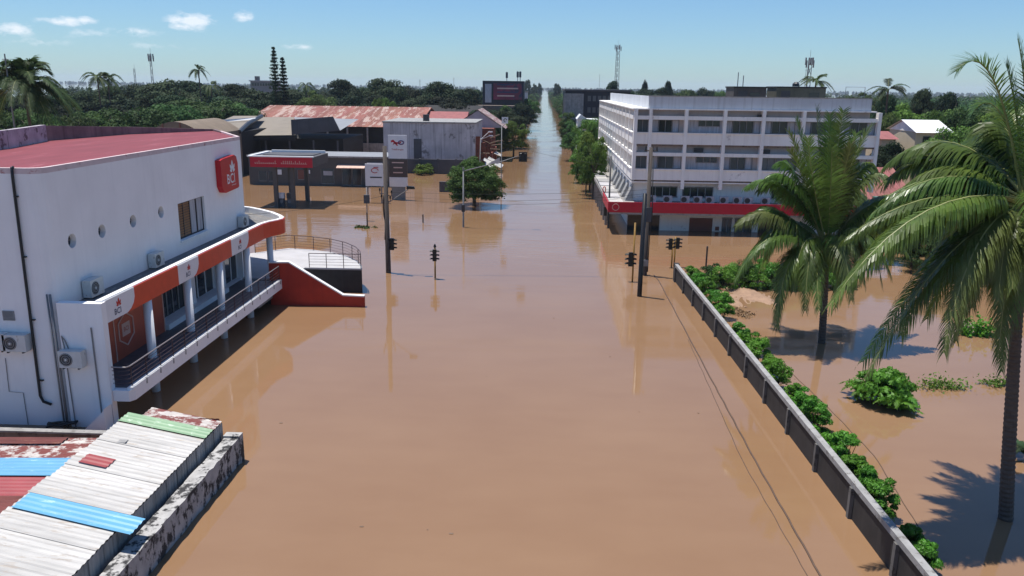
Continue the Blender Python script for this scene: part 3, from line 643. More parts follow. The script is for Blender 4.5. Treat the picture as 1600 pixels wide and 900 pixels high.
# station signs
def panel_sign(name, label, px0, py0, px1, py1, Y, m_, legs=True, cat='sign'):
    a, c = YP(px0, py0, Y), YP(px1, py1, Y); r = thing(name, label, cat, ((a[0] + c[0]) / 2, Y, 0))
    MB().box(a[0], c[0], Y, Y + .25, c[2], a[2]).build('panel', m_, r)
    if legs:
        for x in (a[0] + .25, c[0] - .25): MB().box(x - .07, x + .07, Y + .06, Y + .19, BED, c[2]).build('post', 'steel_pole', r)
    return r, a, c
tot, a, c = panel_sign('price_totem', 'tall station totem with white logo panel over brown price rows', 606, 211, 636, 248, 100, 'sign_white', False)
x0, x1 = a[0], c[0]; zt, zm = a[2], c[2]; zb = YP(636, 292, 100)[2]
MB().box(x0 + .05, x1, 100, 100.25, zb + 1.2, zm - .08).build('price_panel', 'sign_brown', tot); MB().box(x0 + .05, x1, 100, 100.25, zb, zb + 1.17).build('foot_panel', 'sign_white', tot)
MB().box(x0 + .9, x1 - 1.1, 100.05, 100.2, zm - .1, zm + .02).build('link', 'steel_pole', tot); MB().box(x0 + .3, x1 - .3, 100.04, 100.2, BED, zb).build('base', 'steel_pole', tot)
for k, wd in enumerate((1.5, 1.1, 1.2)): z = zm - .5 - k * .62; MB().box((x0 + x1) / 2 - wd / 2, (x0 + x1) / 2 + wd / 2, 99.985, 99.998, z - .07, z + .07).build('price_row', 'print_pale', tot)
# the logo: a red swash with a violet end, over a line of small letters
sw = MB(); zc = zt - .95
for pts in ([(-.85, .3), (-.55, .42), (-.2, .1), (.25, .1), (.5, .2), (.45, -.02), (.1, -.12), (-.3, -.12), (-.6, .12), (-.85, .05)], [(-.65, -.3), (-.35, -.1), (-.1, -.35), (.1, -.35), (-.2, .05), (-.5, -.02)]): sw.quad(*[((x0 + x1) / 2 + p * .95, 99.99, zc + q * .95) for p, q in pts])
sw.build('logo_swash', 'sign_red', tot)
lo = MB(); lo.tube([((x0 + x1) / 2 + .45 + .33 * math.cos(t * math.pi / 8), 99.985, zc + .05 + .22 * math.sin(t * math.pi / 8)) for t in range(17)], .07, 5); lo.build('logo_loop', mat('logo_violet', (.09, .02, .13), .5, .1), tot)
text_mesh('TotalEnergies', .27, 'letters', 'print_red', tot, lambda u, v: ((x0 + x1) / 2 + u, 99.99, zt - 1.75 + v))['kind'] = 'stuff'
ws, a, c = panel_sign('billboard', 'small white billboard with red ring logo left of the totem', 570, 256, 599, 291, 97, 'sign_white')
xm, zm_ = (a[0] + c[0]) / 2, (a[2] + c[2]) / 2
MB().tube([(xm + .1 + .42 * math.cos(t * math.pi / 8), 96.98, zm_ + .55 + .28 * math.sin(t * math.pi / 8)) for t in range(15)], .045, 5).build('ring_logo', 'sign_red', ws)
MB().box(xm - .5, xm + .95, 96.98, 96.995, zm_ - .35, zm_ - .2).build('text_line', 'dark_metal', ws); MB().box(xm - .05, xm + .55, 96.97, 96.985, zm_ + .9, zm_ + .98).build('text_line', 'sign_red', ws)
tk = thing('water_tank', 'yellow plastic tank at the left end of the station', 'tank', (*G(404, 283)[:2], 0)); gx, gy = G(404, 283)[:2]
MB().tube([(gx, gy, BED), (gx, gy, 1.5), (gx, gy, 1.9), (gx, gy, 2.1)], [.8, .8, .55, .25], 14).build('tank', 'yellow_plastic', tk, True)
# dark yard wall and stained concrete block behind the station
yw2 = thing('boundary_wall', 'dark grey boundary wall below the stained concrete block', 'wall', (-17, 130, 0))
MB().box(-26.5, -11.3, 131.5, 131.8, BED, 2.35).build('wall', 'slate_wall', yw2)
for k in range(6): MB().box(-26.5 + k * 2.98, -26.2 + k * 2.98, 131.4, 131.9, BED, 2.45).build('pier', 'slate_wall', yw2)
cb = thing('concrete_building', 'windowless building with grey water-stained concrete wall', 'building', (-19, 140, 0))
MB().box(-27.0, -11.6, 135, 150, BED, 8.0).build('wall', 'stained_concrete', cb); MB().box(-27.15, -11.45, 134.85, 150.2, 8.0, 8.22).build('roof_slab', 'coping', cb)
MB().box(-21.9, -20.6, 134.93, 134.995, .4, 5.4).build('dark_panel', 'slate_wall', cb)
tk2 = tag(MB().cyl(-20.2, 138, 8.22, 9.3, .55, 12).build('water_tank', 'dark_metal'), 'small dark water tank on the concrete building roof', 'tank')
# ruined brick house to its right, with a pale gable roof
rh = thing('ruined_house', 'ruined brick house with pale gable roof beside the avenue', 'house', (-9, 146, 0))
MB().box(-17.5, -9.6, 152, 158, BED, 6.4).build('wall', 'brick_red', rh)
gp = [(-17.6, 6.6), (-12.6, 10.2), (-7.6, 6.6)]
MB().prism([(a_, b_) for a_, b_ in ((-17.8, 6.4), (-12.9, 9.6), (-8.0, 6.4))], 156, 168, 'y').build('gable', 'pale_slab', rh)
for sgn in (-1, 1): MB().quad((-12.9, 155.7, 9.75), (-12.9 + sgn * 5.4, 155.7, 6.25), (-12.9 + sgn * 5.4, 168.3, 6.25), (-12.9, 168.3, 9.75)).build('roof_slope', 'sheet_flaky', rh)
for x, y in ((-11.2, 136.5), (-10.6, 140), (-9.8, 144), (-9.4, 149)):
    MB().box(x - .45, x + .3, y - .35, y + .35, BED, rnd.uniform(4.2, 6.2)).build('brick_pier', 'brick_red', rh); MB().box(x - .5, x + .45, y + .4, y + 3.2, BED, rnd.uniform(1.6, 3.2)).build('broken_wall', 'brick_red', rh)
for k in range(9):
    x = rnd.uniform(-11, -8.6); y = rnd.uniform(135.5, 150); z = rnd.uniform(2.5, 5.6)
    MB().tube([(x, y, z), (x + rnd.uniform(.8, 2.0), y + rnd.uniform(-1, 1), z + rnd.uniform(-.4, .7))], .1, 5).build('roof_timber', 'debris', rh)
for k in range(7):
    x = rnd.uniform(-10.6, -8.2); y = rnd.uniform(134, 150); z = rnd.uniform(.2, 2.6); MB().quad((x, y, z), (x + 1.3, y - .4, z - .5), (x + 1.5, y + 1, z - .3), (x + .2, y + 1.5, z + .3)).build('roof_scrap', 'sheet_white', rh)
# ------------------------------------------------------------------ warehouses on the left
wh = thing('rusty_warehouse', 'long warehouse with rust-red corrugated roof', 'warehouse', (-45, 165, 0))
e0, e1 = YP(437, 198, 158), YP(652, 198, 158); r0, r1 = YP(415, 165, 178), YP(652, 167, 178)
ze, zr = (e0[2] + e1[2]) / 2, (r0[2] + r1[2]) / 2; X0, X1 = min(e0[0], r0[0]) + 1, max(e1[0], r1[0])
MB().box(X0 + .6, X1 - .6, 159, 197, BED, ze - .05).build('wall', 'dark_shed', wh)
nsh = 26
for k in range(nsh):
    xa = X0 + (X1 - X0) * k / nsh; xb = X0 + (X1 - X0) * (k + 1) / nsh
    MB().corr(lambda u, v, h: (xa + v, 158 + u, ze + (zr - ze) * u / 20 + h + .02 * (k % 2)), 20, xb - xa + .05, .4, .05).build('roof_sheet', 'rust_roof', wh)
MB().quad((X0, 178, zr), (X1, 178, zr), (X1, 198, ze), (X0, 198, ze)).build('roof_slope', 'rust_roof', wh)
MB().prism([(158, ze), (178, zr), (198, ze)], X1 - .5, X1 - .4, 'x').build('gable', 'dark_shed', wh)
for k in range(9): x = X0 + 2 + (X1 - X0 - 4) * k / 8; MB().box(x - .15, x + .15, 158.2, 158.5, BED, ze - .1).build('post', 'grey_concrete', wh)
MB().box(X0 + 14, X1 - 1, 158.6, 158.95, 0.2, 2.9).build('low_wall', 'grey_concrete', wh)
bs = thing('beige_shed', 'dark open shed with a pitched beige roof and slate gable', 'shed', (-45, 140, 0))
q = [YP(372, 212, 132), YP(462, 211, 132), YP(459, 183, 150), YP(405, 183, 150)]
zq = [p[2] for p in q]
MB().quad(*[(p[0], p[1], p[2]) for p in q]).build('roof_slope', 'beige_roof', bs)
g0, g1 = YP(455, 188, 131.9), YP(533, 202, 131.9)
MB().prism([(q[1][0] - .6, q[1][2] - 2.9 + 2.9), (q[1][0] - .6, YP(455, 187, 131.9)[2]), (YP(520, 182, 131.9)[0], YP(520, 182, 131.9)[2]), (YP(531, 205, 131.9)[0], YP(531, 204, 131.9)[2])], 131.8, 132.1, 'y').build('gable_sheet', 'slate_wall', bs)
xr = YP(531, 205, 131.9)[0]
MB().quad((q[2][0], 150, q[2][2]), (xr - 1, 150, q[2][2] - .2), (xr, 132.1, YP(531, 204, 131.9)[2]), (q[1][0], 132.12, YP(455, 187, 131.9)[2])).build('roof_slope', 'grey_roof', bs)
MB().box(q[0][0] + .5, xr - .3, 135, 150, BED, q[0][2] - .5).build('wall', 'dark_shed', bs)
MB().box(q[0][0], q[1][0], 131.9, 132.1, q[0][2] - .7, q[0][2] - .08).build('eaves', 'dark_shed', bs)
for k in range(5): x = q[0][0] + .4 + (xr - q[0][0] - 1) * k / 4; MB().box(x - .12, x + .12, 132.3, 132.6, BED, q[0][2] - .6).build('post', 'slate_wall', bs)
hl = YP(420, 205, 131)
MB().prism([(YP(418, 209, 134)[0], 0), (YP(424, 209, 134)[0], 0), (YP(429, 203, 134)[0], 1), (YP(421, 203, 134)[0], 1)], 0, .02).v
# left-hand grey roofed shed with a pale ridge strip
gs = thing('grey_shed', 'pale grey arched shed roof behind the bank roof', 'shed', (-58, 140, 0))
pa = [YP(330, 195, 125), YP(375, 203, 125), YP(408, 181, 146), YP(365, 181, 146)]
MB().quad(*pa).build('roof_slope', 'beige_roof', gs)
pb = [YP(330, 194, 126), YP(398, 189, 138), YP(400, 186, 139), YP(336, 190, 127)]
MB().quad(*[(p[0], p[1], p[2] + .25) for p in pb]).build('ridge_strip', 'sign_white', gs)
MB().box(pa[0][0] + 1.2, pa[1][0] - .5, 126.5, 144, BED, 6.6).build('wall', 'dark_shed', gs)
MB().tube([(p[0], p[1], p[2] + .2) for p in (YP(374, 208, 125), YP(388, 195, 133), YP(409, 183, 146))], .35, 6).build('gutter', 'dark_metal', gs)
# arched brown roof behind
ar = thing('arched_hall', 'brown arched hall roof rising behind the bank parapet', 'hall', (-70, 112, 0)); l, rr_, tp = YP(228, 204, 112), YP(318, 204, 112), YP(270, 190, 112)
arc = [(l[0] + (rr_[0] - l[0]) * t / 10, l[2] - .5 + (tp[2] - l[2] + .5) * math.sin(math.pi * t / 10)) for t in range(11)]
MB().prism([(l[0], BED)] + arc + [(rr_[0], BED)], 112, 126, 'y').build('hall', mat('arch_brown', (.20, .155, .115), .9, .2, .5), ar)
for t in (3, 6, 8): MB().tube([(arc[t][0], 111.95, arc[t][1] - 1.4), (arc[t][0], 111.95, arc[t][1])], .12, 4).build('rib', 'brown_shutter', ar)
# ------------------------------------------------------------------ building with a billboard far down on the left
bb = thing('billboard_building', 'dark block with large pink and navy billboard beside the avenue', 'building', (-22, 262, 0)); Yb = 262
a, c = YP(754, 126, Yb), YP(818, 166, Yb)
MB().box(a[0], c[0], Yb, Yb + 14, BED, a[2]).build('wall', 'billboard_dark', bb)
b1, b2_ = YP(771, 130, Yb - .5), YP(800, 156, Yb - .5); MB().box(b1[0], b2_[0] + 3.0, Yb - .5, Yb - .3, b2_[2], b1[2]).build('billboard', 'billboard_pink', bb)
b3 = YP(816, 150, Yb - .55); 
for k in range(4): MB().box(b1[0] + 1.2, b2_[0] + rnd.uniform(0, 2), Yb - .56, Yb - .52, b2_[2] + 1 + k * 1.15, b2_[2] + 1.4 + k * 1.15).build('printed_line', 'navy' if k % 2 else 'print_pale', bb)
MB().box(YP(800, 140, Yb)[0], c[0] - .4, Yb - .4, Yb - .1, YP(800, 154, Yb)[2], YP(800, 132, Yb)[2]).build('billboard', 'navy', bb)
MB().box(YP(758, 140, Yb)[0], YP(768, 140, Yb)[0], Yb - .2, Yb - .05, YP(758, 160, Yb)[2], YP(758, 131, Yb)[2]).build('side_panel', 'curtain', bb)
MB().box(YP(748, 160, Yb)[0] - 3, c[0] + .4, Yb - 8, Yb - .6, BED, YP(760, 159, Yb)[2] - 1).build('lower_wall', 'old_brick_wall', bb)
for k in range(4): x = a[0] + 2 + k * 3.2; MB().box(x, x + 1.6, Yb - 8.1, Yb - 8.02, 1.0, 3.6).build('window', 'dark_glass', bb)
for px, py, wh_ in ((792, 112, 'left'), (809, 111, 'middle'), (813, 111, 'right')):
    p = YP(px, py, Yb + 6); an = thing('antenna', wh_ + ' one of three short antennas on the billboard block roof', 'antenna', (p[0], Yb + 6, a[2]), 'antennas on the billboard block')
    MB().cyl(p[0], Yb + 6, a[2], p[2], .12, 6).build('mast', 'mast_steel', an); MB().box(p[0] - .35, p[0] + .35, Yb + 5.7, Yb + 6.3, p[2] - 2.0, p[2] - .2).build('panel', 'slate_wall', an)
lr = thing('low_roof_house', 'long low dark roof in front of the billboard block', 'house', (-40, 215, 0)); p0, p1 = YP(655, 178, 215), YP(748, 178, 215)
MB().box(p0[0], p1[0], 215, 228, BED, p0[2]).build('wall', 'old_brick_wall', lr); MB().prism([(214, p0[2]), (221, p0[2] + 2.2), (229, p0[2])], p0[0] - .6, p1[0] + .6, 'x').build('roof', 'dark_shed', lr)
pk = thing('pink_roof_house', 'low house with faded pink roof behind the concrete building', 'house', (-25, 172, 0)); p0, p1 = YP(668, 186, 172), YP(726, 186, 172)
MB().box(p0[0], p1[0], 172, 180, BED, p0[2]).build('wall', 'old_brick_wall', pk); MB().prism([(171, p0[2]), (176, p0[2] + 1.5), (181, p0[2])], p0[0] - .5, p1[0] + .5, 'x').build('roof', 'tile_pink', pk)
# ================================================================== four-storey office on the right
OX, OY = 8.6, 80.0
OX1, OY1 = 31.7, 131.0
of = thing('office_building', 'white four-storey office with framed window bays and red shop canopy', 'building', (OX, OY, 0))
z_ = lambda y: YP(1065, y, OY)[2]
# heights read off the front
zt2, zb2a, zb2b, zw2, zs2 = z_(172), z_(181.5), z_(187.5), z_(209), z_(226)
zt1, zb1a, zb1b, zw1, zs1 = z_(229.5), z_(239), z_(244.5), z_(266), z_(282)
MB().box(OX + .55, OX1 - .3, OY + .55, OY1, zs1 - .3, zt2).build('wall', 'office_beige', of)
roofz = zt2 + .12
MB().box(OX - .1, OX1 + .1, OY - .12, OY1, zt2, roofz).build('roof_slab', 'office_white', of)
pz = z_(151)
PXX = 10.0
for x0, x1, y0, y1, nm in ((PXX, OX1 - .4, OY + .15, OY + .4, 'front'), (PXX, PXX + .25, OY + .4, OY1 - 3, 'west')): MB().box(x0, x1, y0, y1, roofz, pz).build('parapet', 'parapet_white', of)
MB().box(PXX - .05, OX1 - .35, OY + .1, OY + .45, pz, pz + .07).build('parapet_cap', 'coping', of)
MB().box(PXX + .25, OX1 - .4, OY + .4, OY1 - 3, roofz, roofz + .1).build('roof_deck', 'grey_concrete', of)
MB().box(OX1 - .65, OX1 - .4, OY + .4, OY1 - 3, roofz, pz).build('parapet', 'parapet_white', of)
# front bays
cxs = [YP(px, 240, OY)[0] for px in (991, 1014, 1069, 1129, 1189, 1251, 1311, 1368)]
for i, x in enumerate(cxs): MB().box(x - .16, x + .16, OY - .14, OY + .56, zs1 - .85 if i > 1 else zs1, zt2).build('fin', 'office_white', of)
def front_rail(z0, z1, name, y0=OY, m_='office_white', dep=.5):
    for xa, xb in zip(cxs[:-1], cxs[1:]): MB().box(xa + .16, xb - .16, y0, y0 + dep, z0, z1).build(name, m_, of)
for zbA, zbB, zw, zs in ((zb2a, zb2b, zw2, zs2), (zb1a, zb1b, zw1, zs1)):
    front_rail(zbB, zbA, 'beam'); front_rail(zs, zw, 'spandrel_panel', OY + .02); front_rail(zw, zw + .09, 'sill', OY - .08, 'office_white', .3)
    front_rail(zs - .16, zs - .003, 'shade_strip', OY + .1, 'old_brick_wall', .4)  # dark brown strip standing in for the shadow line under each spandrel
kinds = ['g', 'l', 'd', 'h', 'd', 'd', 'm', 'd', 'g', 'l', 'd', 'h', 'd', 'd', 'm', 'd']
wi = 0
def window_bay(mk, a0, a1, z0, z1, kind, along):
    """one bay: glass set back, frame, curtains; mk(a, d, z) places it"""
    def bx(u0, u1, d0, d1, h0, h1):
        p, q = mk(u0, d0, h0), mk(u1, d1, h1); return (min(p[0], q[0]), max(p[0], q[0]), min(p[1], q[1]), max(p[1], q[1]), h0, h1)
    L = a1 - a0
    if kind == 'h':
        MB().box(*bx(a0, a1, .46, .545, z0, z1)).build('infill_panel', 'curtain', of); w = MB().box(*bx(a0 + L * .32, a1 - L * .06, .44, .458, z0 + (z1 - z0) * .5, z1 - .05)).build('window', 'dark_glass', of); n_ = 3; u0, u1, h0 = a0 + L * .32, a1 - L * .06, z0 + (z1 - z0) * .5
    else:
        e = a1 - (L * .14 if kind in 'dl' else 0); w = MB().box(*bx(a0, e, .48, .54, z0, z1)).build('window', 'dark_glass' if kind != 'g' else 'grey_glass', of); n_ = max(2, round((e - a0) / .75)); u0, u1, h0 = a0, e, z0
        if e < a1 - .1: MB().box(*bx(e, a1, .45, .54, z0, z1)).build('infill_panel', 'office_beige', of)
        if kind in 'lm':
            for k in (0, n_ - 1): MB().box(*bx(u0 + (u1 - u0) * k / n_ + .05, u0 + (u1 - u0) * (k + 1) / n_ - .05, .47, .479, h0 + .05, z1 - .05)).build('curtain', 'curtain', w)
    fr = MB()
    for k in range(n_ + 1): u = u0 + (u1 - u0 - .07) * k / n_; fr.box(*bx(u, u + .07, .40, .45, h0, z1))
    fr.box(*bx(u0, u1, .41, .449, z1 - .06, z1)).box(*bx(u0, u1, .41, .449, h0, h0 + .06)).build('frame', 'steel_pole' if kind != 'd' else 'coping', w)
for lvl, (zw, zb) in enumerate(((zw2, zb2b), (zw1, zb1b))):
    for i, (xa, xb) in enumerate(zip(cxs[:-1], cxs[1:])):
        window_bay(lambda a_, d_, h_: (a_, OY + d_, h_), xa + .16, xb - .16, zw + .09, zb, ('glhmllmd' if lvl == 0 else 'gmhlgmld')[i], 'x')
for x, z in ((14.7, zt1 - .25), (21.2, zt1 - .3), (20.6, zt2 - .45)): MB().box(x, x + .9, OY + .3, OY + .54, z - .25, z + .12).build('vent_grille', 'dark_metal', of)
# west side bays along the avenue
nb = 13; ys = [OY + .1 + (OY1 - OY - .4) * k / nb for k in range(nb + 1)]
for i, y in enumerate(ys[1:], 1): MB().box(OX - .06, OX + .56, y - .14, y + .14, zs1, zt2).build('fin', 'office_white', of)
for ya, yb in zip(ys[:-1], ys[1:]):
    ya2, yb2 = ya + .14 + (.3 if ya < OY + .5 else 0), yb - .14
    for zbA, zbB, zw, zs, zt in ((zb2a, zb2b, zw2, zs2, zt2), (zb1a, zb1b, zw1, zs1, zt1)):
        MB().box(OX, OX + .5, ya2, yb2, zbB, zbA).build('beam', 'office_white', of); MB().box(OX + .02, OX + .5, ya2, yb2, zs, zw).build('spandrel_panel', 'office_white', of); MB().box(OX - .07, OX + .2, ya2, yb2, zw, zw + .09).build('sill', 'office_white', of)
        window_bay(lambda a_, d_, h_: (OX + d_, a_, h_), ya2, yb2, zw + .09, zbB, rnd.choice('gldm'), 'y')
        for k in range(1, 3): yy = ya2 + (yb2 - ya2) * k / 3; MB().box(OX + .1, OX + .3, yy - .05, yy + .05, zbA, zt if zt == zt2 else zt).build('mullion', 'office_white', of)
MB().box(OX + .06, OX1 - .1, OY + .06, OY1, zs1 - .28, zs1 - .17).build('floor_slab', 'office_white', of)
# mezzanine and ground floor behind the canopy
GY = 81.2
MB().box(OX + .4, OX1 - .2, GY - .0, GY + .3, BED, zs1 - .28).build('lower_wall', 'office_white', of)
MB().box(OX + .3, OX + .6, GY + .3, OY1 - .2, BED, zs1 - .28).build('lower_wall', 'office_white', of)
zm0, zm1 = YP(1065, 307, GY)[2], YP(1065, 292, GY)[2]
for px0, px1 in ((1012, 1058), (1066, 1114), (1205, 1240), (1250, 1295)):
    xa, xb = YP(px0, 300, GY)[0], YP(px1, 300, GY)[0]; w = MB().box(xa, xb, GY - .03, GY - .003, zm0, zm1).build('window', 'dark_glass', of); fr = MB()
    for k in range(5): u = xa + (xb - xa - .08) * k / 4; fr.box(u, u + .08, GY - .07, GY - .03, zm0, zm1)
    fr.box(xa, xb, GY - .068, GY - .031, zm1 - .05, zm1 + .04).box(xa - .05, xb + .05, GY - .1, GY - .032, zm0 - .1, zm0).build('frame', 'coping', w)
xg = lambda px: YP(px, 348, GY)[0]
for px0, px1, z0, z1, m_, nm in ((980, 1030, -.3, 1.55, 'dark_glass', 'shop_window'), (1077, 1113, -.3, 1.35, 'brown_shutter', 'door'), (1128, 1143, -.3, 1.35, 'dark_glass', 'shop_window'), (1148, 1175, -.3, 1.35, 'dark_glass', 'shop_window'), (1185, 1230, -.3, 1.4, 'dark_glass', 'shop_window'), (1118, 1124, .1, .5, 'brown_shutter', 'meter_box')):
    o = MB().box(xg(px0), xg(px1), GY - .06, GY - .003, z0, z1).build(nm, m_, of)
    if nm == 'door':
        for k in range(7): MB().box(xg(px0), xg(px1), GY - .075, GY - .061, z0 + .3 + k * .2, z0 + .42 + k * .2).build('shutter_slat', 'brown_shutter', o)
    elif nm == 'shop_window':
        MB().box(xg(px0) - .06, xg(px1) + .06, GY - .09, GY - .061, z1 - .02, z1 + .1).box((xg(px0) + xg(px1)) / 2 - .04, (xg(px0) + xg(px1)) / 2 + .04, GY - .09, GY - .061, z0, z1 - .02).build('frame', 'coping', o)
# canopy with red fascia
KY, KX = 78.5, 6.35
zc0, zc1 = 2.18, 3.2
MB().box(KX + .1, OX1, KY + .1, GY - .01, zc0 + .35, zc1 - .18).build('canopy', 'grey_concrete', of)
MB().box(KX + .1, OX + .35, GY, 110, zc0 + .35, zc1 - .3).build('canopy', 'grey_concrete', of)
MB().box(KX, OX1 + .1, KY, KY + .1, zc0, zc1).build('fascia', 'office_red', of); MB().box(KX, KX + .1, KY + .1, 86, zc0 + .1, zc1 - .05).build('fascia', 'office_red', of)
MB().box(KX + .15, OX1, KY + .05, KY + .2, zc0 - .18, zc0 - .003).build('fascia_trim', 'coping', of)
MB().tube([(KX + .75 + .32 * math.cos(t * math.pi / 8), KY - .01, (zc0 + zc1) / 2 + .32 * math.sin(t * math.pi / 8)) for t in range(17)], .03, 5).build('ring_logo', 'print_pale', of)
for k in range(9):
    y0 = 79.2 + k * 3.4; MB().box(KX + .2, KX + 1.55, y0, y0 + 3.2, zc1 - .25, zc1 - .1 + .04 * (k % 3)).build('canopy_sheet', ('sheet_white', 'pale_slab', 'coping')[k % 3], of)
for k in range(6): y0 = 80.8 + k * 3.6; MB().prism([(OX - .45, zc1 - .28), (OX + .35, zc1 - .28), (OX + .35, zs1 - .5)], y0, y0 + 1.4, 'y').build('canopy_brace', 'coping', of)
for k in range(9): y = 84 + k * 3.3; MB().box(KX + .15, KX + .4, y, y + .25, BED, zc0 + .4).build('canopy_post', 'grey_concrete', of)
# air conditioners lined up on the canopy
for k, px in enumerate((1018, 1043, 1070, 1090, 1109, 1131, 1152, 1169, 1196, 1222)):
    x = YP(px, 314, 79.6)[0]; ac = thing('air_conditioner', ['first','second','third','fourth','fifth','sixth','seventh','eighth','ninth','tenth'][k] + ' outdoor air conditioner from the left on the red office canopy', 'air conditioner', (x, 79.6, zc1 - .18), 'air conditioners on the office canopy')
    MB().box(x - .42, x + .42, 79.45, 79.8, zc1 - .16, zc1 + .55).build('casing', 'curtain', ac); MB().tube([(x - .12, 79.45, zc1 + .22), (x - .12, 79.42, zc1 + .22)], .27, 14).build('fan_grille', 'dark_metal', ac); MB().box(x - .36, x + .36, 79.5, 79.75, zc1 - .18, zc1 - .161).build('foot', 'dark_metal', ac)
# structures on the roof
def roof_hut(label, px0, px1, py, Y, m_):
    a, c = YP(px0, py, Y), YP(px1, py, Y); r = thing('roof_hut', label, 'roof hut', ((a[0] + c[0]) / 2, Y, roofz), 'huts on the office roof')
    MB().box(a[0], c[0], Y, Y + 4, roofz + .1, a[2]).build('wall', m_, r); MB().box(a[0] - .08, c[0] + .08, Y - .1, Y + 4.1, a[2], a[2] + .14).build('roof', 'dark_shed', r)
    MB().box(a[0] + .5, a[0] + 1.5, Y - .04, Y - .005, roofz + .1, a[2] - .35).build('door', 'dark_metal', r); MB().box(c[0] - 1.8, c[0] - .7, Y - .04, Y - .005, a[2] - 1.1, a[2] - .5).build('window', 'dark_glass', r)
    return a, c
roof_hut('dark brown hut on the office roof, left one', 1147, 1198, 137, 92, 'hut_dark')
roof_hut('olive concrete hut on the office roof, right one', 1214, 1291, 137, 92, 'hut_olive')
for px, py, nm, lab in ((1154, 113, 'antenna_pole', 'thin antenna pole over the left roof hut'), (1162, 118, 'antenna_pole', 'shorter antenna pole over the left roof hut')):
    p = YP(px, py, 93); tag(MB().cyl(p[0], 93, roofz + .1, p[2], .05, 6).build(nm, 'mast_steel'), lab, 'antenna')
p = YP(1244, 128, 94); tkk = thing('roof_tank', 'small dark tank on top of the right roof hut', 'tank', (p[0], 94, p[2])); zz = YP(1244, 137, 92)[2] + .14
MB().tube([(p[0], 94, zz), (p[0], 94, p[2] - .2), (p[0], 94, p[2])], [.38, .38, .15], 10).build('tank', 'dark_metal', tkk); MB().tube([(p[0], 94, p[2] - .3), (p[0] + .7, 94, p[2] + .35)], .04, 5).build('pipe', 'dark_metal', tkk)
p = YP(1322, 136, 96); q = YP(1352, 136, 96); pr_ = thing('pipe_frame', 'thin metal pipe frame on the right part of the office roof', 'frame', (p[0], 96, roofz))
MB().tube([(p[0], 96, roofz + .1), (p[0], 96, p[2]), (q[0], 96, p[2]), (q[0], 96, roofz + .1)], .035, 5).build('frame', 'mast_steel', pr_)
# ================================================================== poles, signals, cables, wall on the right
def mk_pole(name, label, base, top, r0, r1, m_, cat, crossarms=()):
    r = thing(name, label, cat, (base[0], base[1], 0)); MB().tube([(base[0], base[1], BED), (base[0], base[1], 0), (top[0], top[1], top[2])], [r0 * 1.05, r0, r1], 10).build('shaft', m_, r, True)
    return r
def Zat(b, x, y):
    d = ray(x, y); t = math.hypot(b[0], b[1]) / math.hypot(d[0], d[1]); return CAM + d * t
# utility pole on the left
b = G(607, 426); t = Zat(b, 600, 228); t = (b[0] - .05, b[1], t[2]); LT = t
up = mk_pole('utility_pole', 'weathered timber utility pole in front of the station totem', b, t, .20, .15, 'timber_pole', 'pole')
for k, (px, py) in enumerate(((593, 300), (612, 303), (596, 310), (610, 312))):
    p = Zat(b, px, py); MB().tube([(b[0], b[1], p[2] - .1), (p[0], b[1], p[2] - .15), (p[0], b[1], p[2] + .12)], .035, 5).build('bracket', 'dark_metal', up); MB().tube([(p[0], b[1], p[2] + .1), (p[0], b[1], p[2] + .28)], [.07, .05], 8).build('insulator', 'signal_black', up)
MB().tube([(b[0] - .2, b[1] - .05, 6.0), (b[0] - .26, b[1] - .05, 5.2), (b[0] - .22, b[1] - .05, 4.4), (b[0] - .1, b[1] - .1, 3.9), (b[0] - .19, b[1] - .1, 2.6)], .045, 6).build('cable_loop', 'cable_black', up, True)
a = Zat(b, 606, 308); c = Zat(b, 643, 292)
sl = thing('pole_lamp', 'small dark lamp head on an arm off the left utility pole', 'street lamp', (b[0], b[1], a[2]))
MB().tube([(b[0], b[1], a[2] - .5), (c[0], b[1] - .3, c[2])], .035, 6).build('arm', 'steel_pole', sl); MB().prism([(c[0] - .25, c[2] - .08), (c[0] + .35, c[2] - .08), (c[0] + .3, c[2] + .1), (c[0] - .25, c[2] + .14)], b[1] - .42, b[1] - .18, 'y').build('lamp_head', 'signal_black', sl)
# signal head (three visored lamps)
def signal_head(root, x, y, z, s=1.0, m_='signal_black', face=(0, -1)):
    MB().box(x - .15 * s, x + .15 * s, y - .1 * s, y + .1 * s, z, z + .95 * s).build('housing', m_, root)
    for k, (mm, col) in enumerate((('lens_green', (.01, .03, .02)), ('lens_amber', (.05, .03, .01)), ('lens_red', (.05, .01, .01)))):
        if mm not in MATS: mat(mm, col, .3, .1)
        zc = z + (.16 + .31 * k) * s
        for sg in (-1, 1):
            ln = MB().tube([(x + sg * .15 * s, y, zc), (x + sg * .17 * s, y, zc)], .1 * s, 10).build('lens', mm, root)
            vz = MB(); n_ = 7
            for j in range(n_):
                a0 = math.pi * j / n_ - .2; a1 = math.pi * (j + 1) / n_ + .0 - .2 + math.pi / n_ * .2
                p = [(x + sg * .15 * s, y + .12 * s * math.cos(q), zc + .12 * s * math.sin(q)) for q in (a0, a1)]; p2 = [(x + sg * .38 * s, a_[1], a_[2] - .03 * s) for a_ in p]; vz.quad(p[0], p[1], p2[1], p2[0])
            vz.build('visor', m_, ln)
def signal(label, base_px, top_px, head_px, pole_m='yellow_pole', s=1.0, side=0):
    b = G(*base_px); t = Zat(b, *top_px); r = thing('traffic_light', label, 'traffic light', (b[0], b[1], 0), 'traffic lights at the crossing')
    MB().tube([(b[0], b[1], BED), (b[0], b[1], t[2])], .065, 8).build('post', pole_m, r, True)
    h = Zat(b, *head_px); signal_head(r, b[0] + side, b[1] - (.2 if side == 0 else 0), h[2] - .48 * s, s); MB().tube([(b[0], b[1], h[2]), (b[0] + side, b[1] - .1, h[2])], .03, 5).build('bracket', 'signal_black', r)
    return r, b, t
